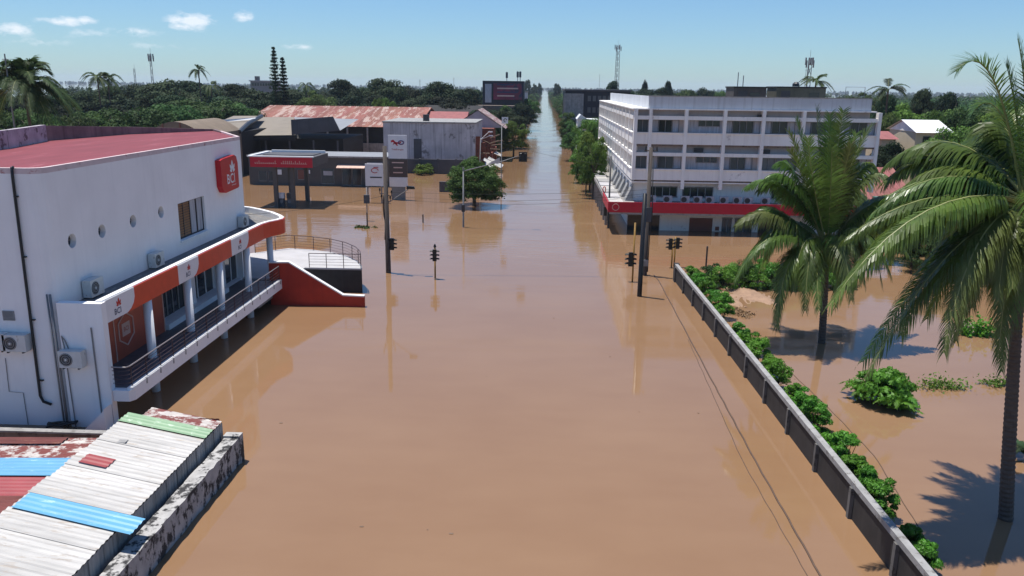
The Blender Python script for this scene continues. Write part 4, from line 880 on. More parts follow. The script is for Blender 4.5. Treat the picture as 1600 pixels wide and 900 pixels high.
r, b, t = signal('traffic light on a short yellow post standing alone in mid flood', (680, 435), (679, 386), (680, 398), s=.92)
MB().tube([(b[0], b[1], t[2]), (b[0], b[1], t[2] + .22)], [.12, .05], 10).build('cap', 'signal_black', r)
MB().tube([(b[0], b[1] - .1, .02), (b[0] + .5, b[1] - .35, -.05)], .05, 5).build('loose_cable', 'cable_black', r)
b = G(607, 426); h = Zat(b, 612, 381); r = thing('traffic_light', 'traffic light head strapped to the timber utility pole', 'traffic light', (b[0], b[1], h[2]), 'traffic lights at the crossing'); signal_head(r, b[0] + .34, b[1] - .05, h[2] - .45, .95); MB().tube([(b[0], b[1], h[2]), (b[0] + .3, b[1], h[2])], .04, 5).build('bracket', 'signal_black', r)
signal('traffic light on a yellow post left of the two dark poles', (988, 440), (991, 348), (985, 405), s=1.1, side=-.2)
signal('traffic light beyond the garden wall corner, left of the pair', (1049, 418), (1051, 372), (1046, 381), s=.95, side=-.18)
signal('traffic light beyond the garden wall corner, right of the pair', (1053, 417), (1056, 370), (1057, 380), s=.95, side=.18)
# mast-arm signal over the street and its lamp post
b = G(724, 355); t = Zat(b, 724, 266); r = mk_pole('signal_mast', 'grey mast with long arm holding a signal over the avenue', b, t, .10, .07, 'steel_pole', 'mast')
e1 = YP(785, 252, b[1]); e2 = YP(812, 243, b[1])
MB().tube([(t[0], b[1], t[2] - .1), (e1[0], b[1], e1[2]), (e2[0], b[1], e2[2])], [.06, .045, .03], 7).build('arm', 'steel_pole', r, True)
MB().tube([(t[0], b[1], t[2]), (t[0], b[1], t[2] + .25)], .09, 8).build('cap', 'steel_pole', r); MB().box(b[0] - .16, b[0] + .16, b[1] - .14, b[1] + .14, 1.6, 2.3).build('control_box', 'dark_metal', r)
hd = thing('traffic_light', 'black traffic light hanging at the end of the mast arm', 'traffic light', (e2[0], b[1], e2[2]), 'traffic lights at the crossing'); q = YP(817, 251, b[1]); signal_head(hd, q[0], b[1], q[2], .85); MB().box(q[0] - .42, q[0] + .42, b[1] - .03, b[1] + .03, q[2] - .12, q[2] + .85).build('backboard', 'signal_black', hd)
MB().tube([(e2[0], b[1], e2[2]), (q[0], b[1], q[2] + .8)], .04, 5).build('hanger', 'steel_pole', hd)
mp_ = [YP(762, 256, b[1] - .05), YP(781, 246, b[1] - .05), YP(781, 255, b[1] - .05)]
tag(MB().prism([(p[0], p[2]) for p in mp_], b[1] - .1, b[1] - .06, 'y').build('street_flag', 'sheet_white'), 'pale triangular flag on the signal mast arm', 'flag')
# tall post with square white sign
b = G(783, 302); sp = mk_pole('sign_post', 'tall thin post with square white sign beside the street tree', b, (b[0], b[1], Zat(b, 786, 196)[2]), .07, .055, 'steel_pole', 'sign'); q = Zat(b, 789, 188)
MB().box(q[0] - .42, q[0] + .42, b[1] - .06, b[1] - .02, q[2] - .42, q[2] + .42).build('sign_plate', 'sign_white', sp)
MB().tube([(q[0] + .05 + .2 * math.cos(t_ * math.pi / 6), b[1] - .075, q[2] + .02 + .2 * math.sin(t_ * math.pi / 6)) for t_ in range(10)], .05, 5).build('sign_mark', 'dark_metal', sp); MB().tube([(q[0], b[1], q[2] - .5), (b[0], b[1], q[2] - .9)], .04, 5).build('bracket', 'steel_pole', sp)
# twin-arm street lamp further back
b = G(749, 285); t = Zat(b, 751, 216); r = mk_pole('street_lamp', 'street lamp with two pale arms before the ruined house', b, t, .09, .06, 'steel_pole', 'street lamp')
for px, py in ((764, 206), (765, 212)):
    q = Zat(b, px, py); MB().tube([(t[0], b[1], t[2] - .2), (q[0], b[1] - .2, q[2])], .04, 5).build('arm', 'sign_white', r); MB().box(q[0] - .1, q[0] + .55, b[1] - .35, b[1] - .1, q[2] - .06, q[2] + .1).build('lamp_head', 'sign_white', r)
# short posts in the water
for px, py, py1, lab in ((661, 348, 336, 'short dark post in the flood near the signal mast'), (574, 355, 333, 'dark post with floating weeds right of the platform'), (1103, 417, 386, 'thin dark post behind the garden hedge')):
    b = G(px, py); t = Zat(b, px, py1); pp = thing('bollard', lab, 'post', (b[0], b[1], 0)); MB().cyl(b[0], b[1], BED, t[2], .07, 8).build('post', 'dark_metal', pp); MB().cyl(b[0], b[1], t[2], t[2] + .08, .09, 8, .04).build('cap', 'dark_metal', pp)
b = G(574, 345); t = Zat(b, 575, 292); r = mk_pole('feeder_post', 'thin post carrying a grey cable box left of the utility pole', b, (b[0], b[1], t[2]), .05, .04, 'steel_pole', 'post'); q = Zat(b, 573, 311); MB().box(q[0] - .28, q[0] + .28, b[1] - .2, b[1] + .15, q[2] - .45, q[2] + .45).build('cable_box', 'slate_wall', r)
# poles on the right
b = G(999, 463); t = Zat(b, 1002, 302); mk_pole('short_pole', 'shorter black timber pole nearest the camera on the right', b, (b[0] + .02, b[1], t[2]), .17, .14, 'black_pipe', 'pole')
b = G(1007, 430); t = Zat(b, 1012, 230); RTP = (b[0] - .02, b[1], t[2]); r = mk_pole('utility_pole', 'tall dark utility pole behind the shorter black pole', b, RTP, .19, .14, 'timber_pole', 'pole')
MB().tube([(b[0] - .5, b[1], t[2] - .25), (b[0] + .5, b[1], t[2] - .25)], .05, 6).build('crossarm', 'timber_pole', r)
for dx in (-.4, .1, .42): MB().tube([(b[0] + dx, b[1], t[2] - .2), (b[0] + dx, b[1], t[2] + .05)], [.06, .04], 8).build('insulator', 'signal_black', r)
MB().box(b[0] - .2, b[0] + .2, b[1] - .23, b[1] + .23, .75, 1.25).build('marker_band', 'coping', r); MB().box(b[0] - .22, b[0] + .26, b[1] - .26, b[1] + .1, 4.2, 5.3).build('meter_box', 'slate_wall', r)
MB().tube([(b[0] + .15, b[1] - .15, t[2] - .6), (b[0] + .32, b[1] - .15, 4.5), (b[0] + .2, b[1] - .15, 3.0), (b[0] + .2, b[1] - .15, .3)], .04, 6).build('cable_loop', 'cable_black', r, True)
b = G(950, 356); t = Zat(b, 948, 244); r = mk_pole('signal_post', 'dark post with a signal box before the office canopy corner', b, (b[0], b[1], t[2]), .10, .08, 'dark_metal', 'post'); q = Zat(b, 946, 330); MB().box(q[0] - .16, q[0] + .14, b[1] - .15, b[1] + .15, q[2] - .45, q[2] + .45).build('signal_box', 'signal_black', r)
q = Zat(b, 944, 296); MB().tube([(q[0] + .14 * math.cos(t_ * math.pi / 6), b[1] - .13, q[2] + .3 * math.sin(t_ * math.pi / 6)) for t_ in range(13)], .05, 5).build('red_ring', 'sign_red', r)
# cables
def cable(label, a, b_, sag, r=.012, cat='cable'):
    pts = [(a[0] + (b_[0] - a[0]) * k / 24, a[1] + (b_[1] - a[1]) * k / 24, a[2] + (b_[2] - a[2]) * k / 24 - sag * 4 * (k / 24) * (1 - k / 24)) for k in range(25)]
    return tag(MB().tube(pts, r, 5).build('cable', 'cable_black', smooth=True), label, cat)
LP = G(607, 426); RP = G(1007, 430); lz = Zat(LP, 600, 306)[2]
for k, (py, dz, sg) in enumerate(((300, 0, .25), (306, 0, .45), (309, 0, .6))):
    a = Zat(LP, 604, py); c = Zat(RP, 1008, py - 4); cable(('highest', 'middle', 'lowest')[k] + ' of the three thin cables crossing the street between the poles', (LP[0], LP[1], a[2]), (RP[0], RP[1], c[2]), sg, .010)
a = G(749, 285); c = G(950, 356); cable('thin cable across the avenue from the twin-arm lamp to the office corner post', (a[0], a[1], 7.0), (c[0], c[1], 6.4), .5, .012)
a = Zat(LP, 597, 306); c = YP(440, 336, 52); cable('cable from the left utility pole to the bank canopy', (LP[0] - .2, LP[1], a[2]), (c[0] - 3.2, 52.5, 5.4), .2, .012)
mat('wire_shadow_brown', (.10, .062, .042), .6, .2, 3)  # tone of the wire shadows drawn on the water
def floating(label, pts, r):  # dark strand added on the water in place of an overhead wire's shadow
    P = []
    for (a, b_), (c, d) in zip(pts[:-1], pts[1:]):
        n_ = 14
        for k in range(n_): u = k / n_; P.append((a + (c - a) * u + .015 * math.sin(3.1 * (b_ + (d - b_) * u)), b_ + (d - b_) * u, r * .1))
    P.append((*pts[-1], r * .1)); tag(MB().tube(P, r, 6).build('wire_shadow_strand', 'wire_shadow_brown', smooth=True), label, 'cable')
floating('dark strand laid as a wire shadow along the street beside the garden wall', [G(1022, 430)[:2], G(1030, 440)[:2], G(1110, 590)[:2], G(1180, 720)[:2], G(1282, 900)[:2], (8.5, 8)], .038)
floating('thin second strand laid as a wire shadow left of the thicker one', [G(1075, 530)[:2], G(1160, 720)[:2], G(1262, 900)[:2], (8.2, 8)], .016)
floating('thin strand laid as a wire shadow across the flooded garden', [G(1208, 556)[:2], G(1297, 640)[:2], G(1366, 712)[:2], G(1470, 880)[:2]], .02)
# garden wall along the street
gx = lambda y: 9.92 + (59.3 - y) * .0185
gw = thing('garden_wall', 'low black garden wall with grey concrete rail and posts', 'wall', (10.3, 40, 0))
Y0 = 58.9
for k in range(15):
    ya, yb = Y0 - k * 3.38, Y0 - (k + 1) * 3.38
    xa, xb = gx(ya), gx(yb)
    MB().prism([(xa + .06, ya), (xa + .2, ya), (xb + .2, yb), (xb + .06, yb)][::-1], BED, 1.12).build('wall_panel', 'wall_black', gw)
    MB().prism([(xa, ya), (xa + .24, ya), (xb + .24, yb), (xb, yb)][::-1], 1.123, 1.32).build('rail', 'coping', gw)
    yy = ya - .25; xx = gx(yy); MB().box(xx - .06, xx + .06, yy - .09, yy + .09, BED, 1.12).build('post', 'wall_post', gw)
MB().box(gx(59.1) - .02, gx(59.1) + .36, 58.9, 59.3, BED, 1.34).build('corner_pier', 'wall_black', gw)
ORD = ['first', 'second', 'third', 'fourth', 'fifth', 'sixth', 'seventh', 'eighth', 'ninth', 'tenth', 'eleventh', 'twelfth', 'thirteenth', 'fourteenth', 'fifteenth', 'sixteenth', 'seventeenth', 'eighteenth', 'nineteenth', 'twentieth', 'twenty-first', 'twenty-second', 'twenty-third']
# ================================================================== vegetation
def leaf_mesh(name, C, Nn, size, m_, seed, aspect=.55):
    """one mesh of folded leaf faces at centres C with normals Nn"""
    rg = np.random.default_rng(seed); n = len(C)
    t = rg.normal(size=(n, 3)); t -= (t * Nn).sum(1, keepdims=True) * Nn; t /= np.linalg.norm(t, axis=1, keepdims=True) + 1e-9
    s = np.cross(Nn, t); L = (size * rg.uniform(.6, 1.35, n))[:, None]
    V = np.stack([C - t * L * .5, C + s * L * aspect * .5 - Nn * L * .12, C + t * L * .5, C - s * L * aspect * .5 - Nn * L * .12], 1).reshape(-1, 3)
    me = bpy.data.meshes.new(name); me.vertices.add(4 * n); me.vertices.foreach_set('co', V.astype(np.float32).ravel())
    me.loops.add(4 * n); me.loops.foreach_set('vertex_index', np.arange(4 * n, dtype=np.int32)); me.polygons.add(n); me.polygons.foreach_set('loop_start', np.arange(0, 4 * n, 4, dtype=np.int32)); me.update(calc_edges=True)
    me.materials.append(MATS[m_]); return me
def clumps(seed, rx, ry, rz, cz, nc, nl, cr, flat=.75, low=-.35, shape=None):
    """leaf centres and normals: nc clumps over the crown's hull and inside, nl leaves each"""
    rg = np.random.default_rng(seed); Cs, Ns = [], []
    for k in range(nc):
        while True:
            d = rg.normal(size=3); d /= np.linalg.norm(d)
            if d[2] > low: break
        rad = rg.uniform(.55, 1.0) ** .6 * (1 + .18 * math.sin(3 * math.atan2(d[1], d[0]) + seed) * rg.uniform(.3, 1))
        c = d * rad * np.array([rx, ry, rz])
        if shape: c = shape(c, rg)
        r = cr * rg.uniform(.55, 1.3)
        p = rg.normal(size=(nl, 3)); p /= np.linalg.norm(p, axis=1, keepdims=True); p[:, 2] = np.abs(p[:, 2]) * 1.1 - .35
        q = c + p * r * rg.uniform(.45, 1.05, (nl, 1)) * np.array([1, 1, flat])
        nn = p * 1.1 + rg.normal(size=(nl, 3)) * .4 + np.array([0, 0, .25]); nn /= np.linalg.norm(nn, axis=1, keepdims=True)
        Cs.append(q + np.array([0, 0, cz])); Ns.append(nn)
    return np.concatenate(Cs), np.concatenate(Ns)
def trunk_mb(seed, h, r, crown_r, limbs=5, lean=.0):
    R = random.Random(seed); mb = MB(); hb = h * R.uniform(.38, .5); p = [(0, 0, BED), (0, 0, 0), (lean * .5, R.uniform(-.1, .1), hb * .5), (lean, R.uniform(-.15, .15), hb)]
    mb.tube(p, [r * 1.25, r * 1.1, r * .9, r * .8], 8); top = p[-1]
    for k in range(limbs):
        a = 2 * math.pi * (k + R.uniform(-.3, .3)) / limbs; L = crown_r * R.uniform(.5, .8)
        mb.tube([top, (top[0] + L * .45 * math.cos(a), top[1] + L * .45 * math.sin(a), hb + (h - hb) * .3), (top[0] + L * math.cos(a), top[1] + L * math.sin(a), hb + (h - hb) * R.uniform(.5, .75))], [r * .55, r * .35, r * .12], 6)
    return mb
PROTO = {}
def proto(key, h, w, m_, nc, nl, size, cr, low=-.35, seed=1, limbs=5, crown_lo=.30, r=None):
    """a tree of height h and crown width w standing at the origin"""
    rx = w / 2; rz = h * (1 - crown_lo) * .62; cz = h - rz * .92 - cr * .3
    C_, N_ = clumps(seed, rx - cr * .4, rx - cr * .4, rz - cr * .3, cz, nc, nl, cr, low=low)
    PROTO.setdefault(key, []).append((leaf_mesh('crown', C_, N_, size, m_, seed), trunk_mb(seed, h, r or w * .035, rx, limbs), h, w))
for s in range(3): proto('dark', 10, 9, 'leaf_dark', 44, 280, .42, 1.75, seed=10 + s)
for s in range(3): proto('mid', 10, 10, 'leaf_mid', 46, 290, .42, 1.85, seed=20 + s)
for s in range(3): proto('bright', 8, 7, 'leaf_bright', 44, 220, .34, 1.3, seed=30 + s, crown_lo=.15, low=-.6)
for s in range(3): proto('street', 8, 7, 'leaf_mid', 46, 220, .34, 1.3, seed=40 + s, crown_lo=.2, low=-.6)
for s in range(2): proto('scrub', 5, 8, 'leaf_mid', 54, 150, .34, 1.1, seed=50 + s, crown_lo=.0, low=-.2, limbs=4)
TRUNKS = {}
def tree(key, x, y, h, w, label, group, idx=None, name='tree', rot=None):
    lst = PROTO[key]; k = rnd.randrange(len(lst)) if idx is None else idx
    me, tmb, ph, pw_ = lst[k]
    if (key, k) not in TRUNKS:
        o = tmb.build('trunk', 'bark', None, True); TRUNKS[(key, k)] = o.data; bpy.data.objects.remove(o)
    r = thing(name, label, 'tree', (x, y, 0), group)
    for nm, d in (('trunk', TRUNKS[(key, k)]), ('crown', me)):
        o = bpy.data.objects.new(nm, d); COL.objects.link(o); o.parent = r; o.scale = (w / pw_, w / pw_, h / ph); o.rotation_euler = (0, 0, (rnd.uniform(0, 6.28) if rot is None else rot))
    return r
PENDING = {}
def tord(lab, px): return lab
def tree_px(key, px, py, wpx, Y, label, group, name='tree'):
    p = YP(px, py, Y); o = tree(key, p[0], Y, max(2.0, p[2]), wpx * Y / F * 1.0, label, group, name=name); PENDING.setdefault(label, []).append((px, o)); return o
# left woodland behind the bank and the sheds
g1 = 'trees in the green belt behind the bank'
for px, py, w, Y in ((60, 172, 90, 112), (112, 176, 90, 118), (150, 168, 110, 128), (205, 163, 120, 132), (262, 158, 120, 140), (318, 150, 130, 152), (366, 156, 90, 158), (30, 165, 90, 120), (-20, 160, 100, 120)):
    tree_px('mid', px, py, w, Y, tord('broad green tree in the belt just behind the bank roof', px), g1)
g2 = 'dark trees behind the green belt'
for px, py, w, Y in ((-10, 140, 90, 190), (40, 150, 90, 195), (95, 150, 80, 200), (130, 142, 80, 205), (175, 136, 80, 212), (215, 133, 80, 215), (255, 126, 100, 205), (290, 128, 90, 215), (330, 138, 70, 220), (362, 133, 70, 225), (400, 140, 90, 210), (440, 142, 90, 205), (470, 140, 80, 215), (505, 146, 70, 222), (545, 150, 80, 215), (85, 165, 90, 175), (190, 158, 90, 172), (270, 150, 90, 180), (350, 152, 90, 190), (415, 158, 80, 185)):
    tree_px('dark', px, py, w, Y, tord('dark tree in the wooded belt left of the rusty warehouse', px), g2)
g3 = 'dark domed trees behind the rusty warehouse'
for px, py, w, Y in ((536, 126, 66, 232), (572, 134, 54, 238), (606, 122, 74, 230), (636, 135, 60, 240), (690, 127, 78, 232), (722, 138, 60, 240), (662, 142, 60, 245), (745, 142, 40, 300), (650, 152, 70, 222), (700, 150, 80, 225), (590, 150, 60, 222)):
    tree_px('dark', px, py, w, Y, tord('dark dome-shaped tree rising behind the rusty warehouse roof', px), g3)
for px, py, w, Y in ((588, 156, 30, 205), (606, 155, 38, 208)): tree_px('bright', px, py, w, Y, 'small yellow-green tree peeping over the rusty warehouse roof', 'yellow-green trees behind the warehouse')
tree_px('mid', 497, 138, 62, 200, 'paler green tree left of the dark domed trees', None)
# avenue trees in two rows
gl, gr = 'street trees in the left row of the avenue', 'street trees in the right row of the avenue'
y = 160.0
while y < 1500:
    st = 7.0 + (y - 150) * .012
    k = max(.62, 1 - (y - 160) / 2200)
    kind = 'street' if rnd.random() < .8 else 'dark'
    tree(kind, -12.8 + rnd.uniform(-1.0, .6) + (1.5 if y > 300 else 0) + min(1.0, y / 1500), y, rnd.uniform(5.5, 8.8), rnd.uniform(6.0, 8.4), 'street tree in the row on the left side of the avenue', gl)
    if y > 125: tree('street' if rnd.random() < .85 else 'dark', 11.2 + rnd.uniform(-.5, 1.0) - (2.0 if y > 300 else 0) - min(1.5, y / 700), y + 3, rnd.uniform(5.5, 8.6), rnd.uniform(5.8, 8.0), 'street tree in the row on the right side of the avenue', gr)
    y += st
for px, py, w, Y, key in ((925, 196, 46, 112, 'bright'), (914, 210, 44, 122, 'bright'), (896, 190, 40, 160, 'street'), (930, 212, 40, 105, 'bright'), (914, 188, 44, 150, 'bright'), (925, 178, 36, 140, 'bright'), (918, 225, 34, 108, 'scrub'), (888, 174, 28, 200, 'street'), (904, 164, 34, 230, 'street')):
    tree_px(key, px, py, w, Y, tord('leafy green tree between the avenue and the white office', px), 'trees beside the office')
for px, py, w, Y, key in ((803, 183, 40, 165, 'bright'), (790, 172, 60, 190, 'dark'), (815, 160, 40, 230, 'dark'), (770, 178, 50, 185, 'dark'), (745, 172, 60, 205, 'dark'), (822, 150, 40, 270, 'street')):
    tree_px(key, px, py, w, Y, tord('tree beside the ruined house on the left of the avenue', px), 'trees beside the ruined house')
for px, py, w, Y in ((632, 120, 0, 0),): pass
for px, py, Y, lab in ((824, 124, 700, 'slim dark tree above the left avenue row, leftmost'), (835, 131, 800, 'slim dark tree above the left avenue row, middle'), (843, 130, 900, 'slim dark tree above the left avenue row, nearest the vanishing point'), (871, 130, 700, 'pointed tree above the right avenue row')):
    p = YP(px, py, Y); tree('dark', p[0], Y, p[2], 6.5, lab, None)
# right-hand trees
g4 = 'trees right of the office'
for px, py, w, Y, key in ((960, 128, 32, 300, 'dark'), (985, 137, 40, 320, 'mid'), (1012, 138, 44, 330, 'dark'), (1045, 128, 16, 300, 'dark'), (1040, 138, 50, 310, 'dark'), (1075, 137, 50, 330, 'mid'), (1008, 126, 14, 340, 'dark'), (1100, 138, 40, 340, 'dark'), (1125, 139, 40, 340, 'mid'), (1350, 142, 60, 300, 'mid')):
    tree_px(key, px, py, w, Y, tord('distant tree on the skyline above the office roof', px), 'skyline trees above the office')
for px, py, w, Y, key in ((1388, 150, 40, 150, 'dark'), (1446, 141, 42, 165, 'dark'), (1482, 143, 52, 172, 'dark'), (1420, 160, 80, 140, 'bright'), (1395, 170, 60, 125, 'mid'), (1468, 160, 80, 145, 'bright'), (1520, 160, 90, 130, 'mid'), (1570, 158, 90, 125, 'bright'), (1610, 150, 100, 120, 'mid'), (1505, 185, 90, 105, 'bright'), (1550, 200, 100, 95, 'bright'), (1600, 205, 100, 90, 'mid'), (1395, 222, 60, 105, 'dark'), (1490, 222, 90, 92, 'bright'), (1540, 260, 110, 78, 'bright'), (1475, 262, 80, 80, 'bright'), (1600, 270, 120, 72, 'mid'), (1440, 300, 70, 72, 'dark'), (1500, 320, 90, 68, 'bright'), (1570, 330, 110, 64, 'bright'), (1640, 220, 120, 80, 'mid')):
    tree_px(key, px, py, w, Y, tord('leafy tree among the greenery right of the office', px), g4)
for px, py, w, Y, key in ((1345, 350, 70, 66, 'scrub'), (1400, 345, 80, 68, 'mid'), (1455, 355, 90, 64, 'scrub'), (1510, 372, 100, 62, 'mid'), (1580, 380, 110, 60, 'scrub'), (1640, 360, 120, 60, 'mid'), (1430, 322, 80, 80, 'bright'), (1370, 300, 40, 100, 'dark')):
    tree_px(key, px, py, w, Y, tord('low bushy tree at the far side of the flooded garden', px), 'bushy trees at the back of the garden')
mat('leaf_street', (.062, .115, .026), .6, .45, .45, spec=.15, trans=.25)
# the street tree standing in the flood
b0 = G(741, 322); hh = 5.7; ww = 7.2
C_, N_ = clumps(71, 3.2, 3.2, 2.5, 2.75, 120, 190, .95, low=-.8)
st_ = thing('street_tree', 'bushy green tree standing in the flood behind the signal mast', 'tree', (b0[0], b0[1], 0))
o = bpy.data.objects.new('crown', leaf_mesh('crown', C_, N_, .26, 'leaf_street', 71)); COL.objects.link(o); o.parent = st_
t_ = trunk_mb(72, 4.6, .22, 3.0, 6); o = t_.build('trunk', 'bark', None, True); o.parent = st_
def shrub(name, label, x, y, rx, h, m_, group, seed, n=34, leaf=.13, cat='shrub', nl=60, z0=-.1):
    C_, N_ = clumps(seed, rx, rx, h * .6, h * .42, n, nl, rx * .42, low=-.5)
    r = thing(name, label, cat, (x, y, 0), group)
    o = bpy.data.objects.new('foliage', leaf_mesh('foliage', C_, N_, leaf, m_, seed)); COL.objects.link(o); o.parent = r
    s = MB(); R = random.Random(seed)
    for k in range(5): a = R.uniform(0, 6.3); s.tube([(0, 0, BED), (.05 * math.cos(a), .05 * math.sin(a), 0), (rx * .6 * math.cos(a), rx * .6 * math.sin(a), h * .7)], [.03, .028, .01], 5)
    q = s.build('stem', 'bark', None); q.parent = r
    return r
p = G(663, 273); shrub('round_shrub', 'round yellow-green shrub before the dark boundary wall', p[0], p[1], 1.4, 1.5, 'leaf_bright', None, 201, 30, .3)
p = G(705, 300); tag(MB().box(p[0] - 1.6, p[0] + 1.6, p[1] - .2, p[1] + .2, BED, 1.4).build('low_wall', 'slate_wall'), 'short dark wall left of the flooded street tree', 'wall')
# hedge along the garden wall
HP = [(1082, 432, .62), (1093, 443, .66), (1106, 455, .7), (1118, 468, .68), (1130, 485, .6), (1156, 522, .62), (1170, 537, .66), (1186, 556, .66), (1200, 574, .66), (1212, 592, .58), (1238, 618, .5), (1256, 636, .56), (1273, 656, .6), (1298, 692, .52), (1320, 716, .56), (1336, 738, .58), (1356, 762, .48), (1374, 784, .5), (1420, 842, .42), (1446, 872, .46)]
for k, (px, py, rx) in enumerate(HP):
    p = G(px, py, .55); lab = ORD[k] + ' shrub from the far corner in the hedge behind the black garden wall'
    shrub('hedge_shrub', lab, max(p[0], gx(p[1]) + .42 + rx * .9), p[1], rx * (.92 + .18 * math.sin(k * 2.3)), (1.3 + .22 * math.sin(k * 3.7)) if k < 18 else 1.05, 'leaf_hedge', 'hedge shrubs along the garden wall', 300 + k, 34, .11, nl=150)
for k in range(13):
    px = 1112 + k * 17; p = G(px, 438 + 4 * math.sin(k * 2.1), .4)
    shrub('hedge_shrub', ORD[k] + ' shrub from the wall corner in the far hedge across the garden', p[0], min(58.7, p[1]), .85 + .25 * abs(math.sin(k * 1.7)), 1.5 + .3 * math.sin(k * 2.9), 'leaf_hedge' if k % 3 else 'leaf_mid', 'hedge shrubs across the garden', 340 + k, 34, .14, nl=110)
# plants standing in the flooded garden
def frond_strip(mb, P0, P1, P2, n, leaf, width, seed, droop=.55, start=.14, fold=.35, nseg=3, both=True, tipl=.35):
    """feathered leaf: rachis on a bezier, leaflets hanging off both sides"""
    R = random.Random(seed); P0, P1, P2 = Vector(P0), Vector(P1), Vector(P2)
    B = lambda t: P0 * (1 - t) ** 2 + P1 * 2 * t * (1 - t) + P2 * t * t
    D = lambda t: ((P1 - P0) * (1 - t) + (P2 - P1) * t).normalized()
    tw = R.uniform(-.5, .5)
    for side in (-1, 1):
        for k in range(n):
            t = start + (1 - start) * (k + R.uniform(-.3, .3)) / n
            t = min(max(t, .02), .995); d = D(t); s = d.cross(Vector((0, 0, 1)))
            if s.length < .15: s = Vector((1, 0, 0))
            s.normalize(); upv = s.cross(d).normalized(); s = s * math.cos(tw * t) + upv * math.sin(tw * t) * .8
            prof = (.45 + .55 * min(1, (t - start) / .22)) * (1 - max(0, (t - .55) / .45) * (1 - tipl)); L = leaf * prof * R.uniform(.82, 1.1)
            dirn = (s * side * (1.0 - .35 * t) + d * (.45 + .45 * t) + upv * fold * (1 - .4 * t) + Vector((R.uniform(-.12, .12), R.uniform(-.12, .12), R.uniform(-.12, .12)))).normalized()
            p = B(t); w = width * R.uniform(.8, 1.15); i0 = len(mb.v)
            wd = d * 1.0
            for q in range(nseg + 1):
                f_ = q / nseg; ww_ = w * (1 - f_) ** .6 * (1 if q else .6)
                if q == nseg: mb.v.append(tuple(p))
                else: mb.v += [tuple(p - wd * ww_ / 2), tuple(p + wd * ww_ / 2)]
                dirn = (dirn + Vector((0, 0, -droop * (f_ + .35)))).normalized(); p = p + dirn * (L / nseg)
            for q in range(nseg - 1): a = i0 + 2 * q; mb.f.append((a, a + 1, a + 3, a + 2))
            a = i0 + 2 * (nseg - 1); mb.f.append((a, a + 1, a + 2))
    return B
def bez_tube(P0, P1, P2, r0, r1, n=10):
    P0, P1, P2 = Vector(P0), Vector(P1), Vector(P2); pts = [P0 * (1 - t) ** 2 + P1 * 2 * t * (1 - t) + P2 * t * t for t in [k / n for k in range(n + 1)]]
    return MB().tube(pts, [r0 + (r1 - r0) * k / n for k in range(n + 1)], 5)
def add_frond(root, P0, P1, P2, seed, n=60, leaf=.95, width=.055, m_='palm_leaf', droop=.5, r0=.045, start=.14, nseg=3, fold=.35):
    mb = MB(); frond_strip(mb, P0, P1, P2, n, leaf, width, seed, droop, start, fold, nseg); f_ = mb.build('frond', m_, root); bez_tube(P0, P1, P2, r0, .008).build('rachis', 'rachis' if m_ != 'palm_dry' else 'palm_dry', f_)
def palm_trunk(root, base, top, r0, r1, rings=60, bend=.3):
    pts, rr = [], []; base = Vector(base); top = Vector(top); L = (top - base).length
    for k in range(rings * 2 + 1):
        t = k / (rings * 2); p = base.lerp(top, t) + Vector((bend * math.sin(math.pi * t), 0, 0)); pts.append(p); r = r0 + (r1 - r0) * min(1, t * 1.4) + (.08 * max(0, 1 - t * 14) if r0 > .1 else 0); rr.append(r * (1.08 if k % 2 else .95))
    MB().tube(pts, rr, 14).build('trunk', 'palm_bark', root, False)
# near palm on the right edge
c1 = Vector(YP(1603, 328, 25.3)); base1 = Vector(G(1580, 812))
pm = thing('coconut_palm', 'tall coconut palm nearest the camera at the right edge', 'palm tree', (base1.x, base1.y, 0))
palm_trunk(pm, (base1.x, base1.y, BED), c1 - Vector((0, 0, .3)), .235, .17, 70, -.06)
vis = [  # tip pixel, tip distance, control pixel, control distance
    (1494, 112, 25.2, 1560, 30, 25.2, 'palm_leaf'), (1384, 258, 27.5, 1490, 160, 26.6, 'palm_leaf'), (1420, 345, 29.3, 1510, 200, 27.5, 'palm_leaf'), (1322, 372, 24.2, 1470, 262, 24.8, 'palm_leaf'),
    (1296, 478, 22.6, 1440, 262, 23.8, 'palm_leaf'), (1352, 590, 23.4, 1490, 330, 24.2, 'palm_leaf'), (1474, 552, 22.8, 1520, 320, 24.0, 'palm_leaf_old'), (1545, 215, 27.5, 1570, 140, 26.5, 'palm_leaf'),
    (1590, 60, 25.8, 1610, 150, 25.5, 'palm_leaf'), (1640, 40, 24.6, 1620, 150, 25, 'palm_leaf'), (1560, 470, 23.6, 1570, 330, 24.4, 'palm_leaf_old'), (1452, 420, 27.6, 1530, 270, 26.6, 'palm_leaf'), (1500, 250, 29.5, 1560, 160, 27.6, 'palm_leaf'), (1398, 305, 26.5, 1500, 205, 26.0, 'palm_leaf'), (1362, 335, 25.4, 1480, 225, 25.4, 'palm_leaf'), (1328, 432, 23.2, 1455, 270, 24.0, 'palm_leaf'), (1408, 525, 24.2, 1505, 310, 24.6, 'palm_leaf'), (1525, 440, 25.6, 1560, 290, 25.5, 'palm_leaf'), (1520, 175, 26.2, 1570, 110, 25.8, 'palm_leaf'), (1480, 490, 26.4, 1545, 290, 26.0, 'palm_leaf_old'), (1572, 100, 25.6, 1592, 170, 25.4, 'palm_leaf'), (1440, 290, 28.4, 1530, 190, 27.0, 'palm_leaf'), (1560, 560, 24.2, 1575, 360, 24.8, 'palm_leaf')]
R5 = random.Random(55)
vis += [(tx + R5.uniform(-8, 60), ty + R5.uniform(-40, 30), tY + R5.uniform(-.2, 1.3), cx + R5.uniform(-5, 25), cy + R5.uniform(-25, 20), cY + R5.uniform(-.2, .8), m_) for tx, ty, tY, cx, cy, cY, m_ in vis if ty > 200]
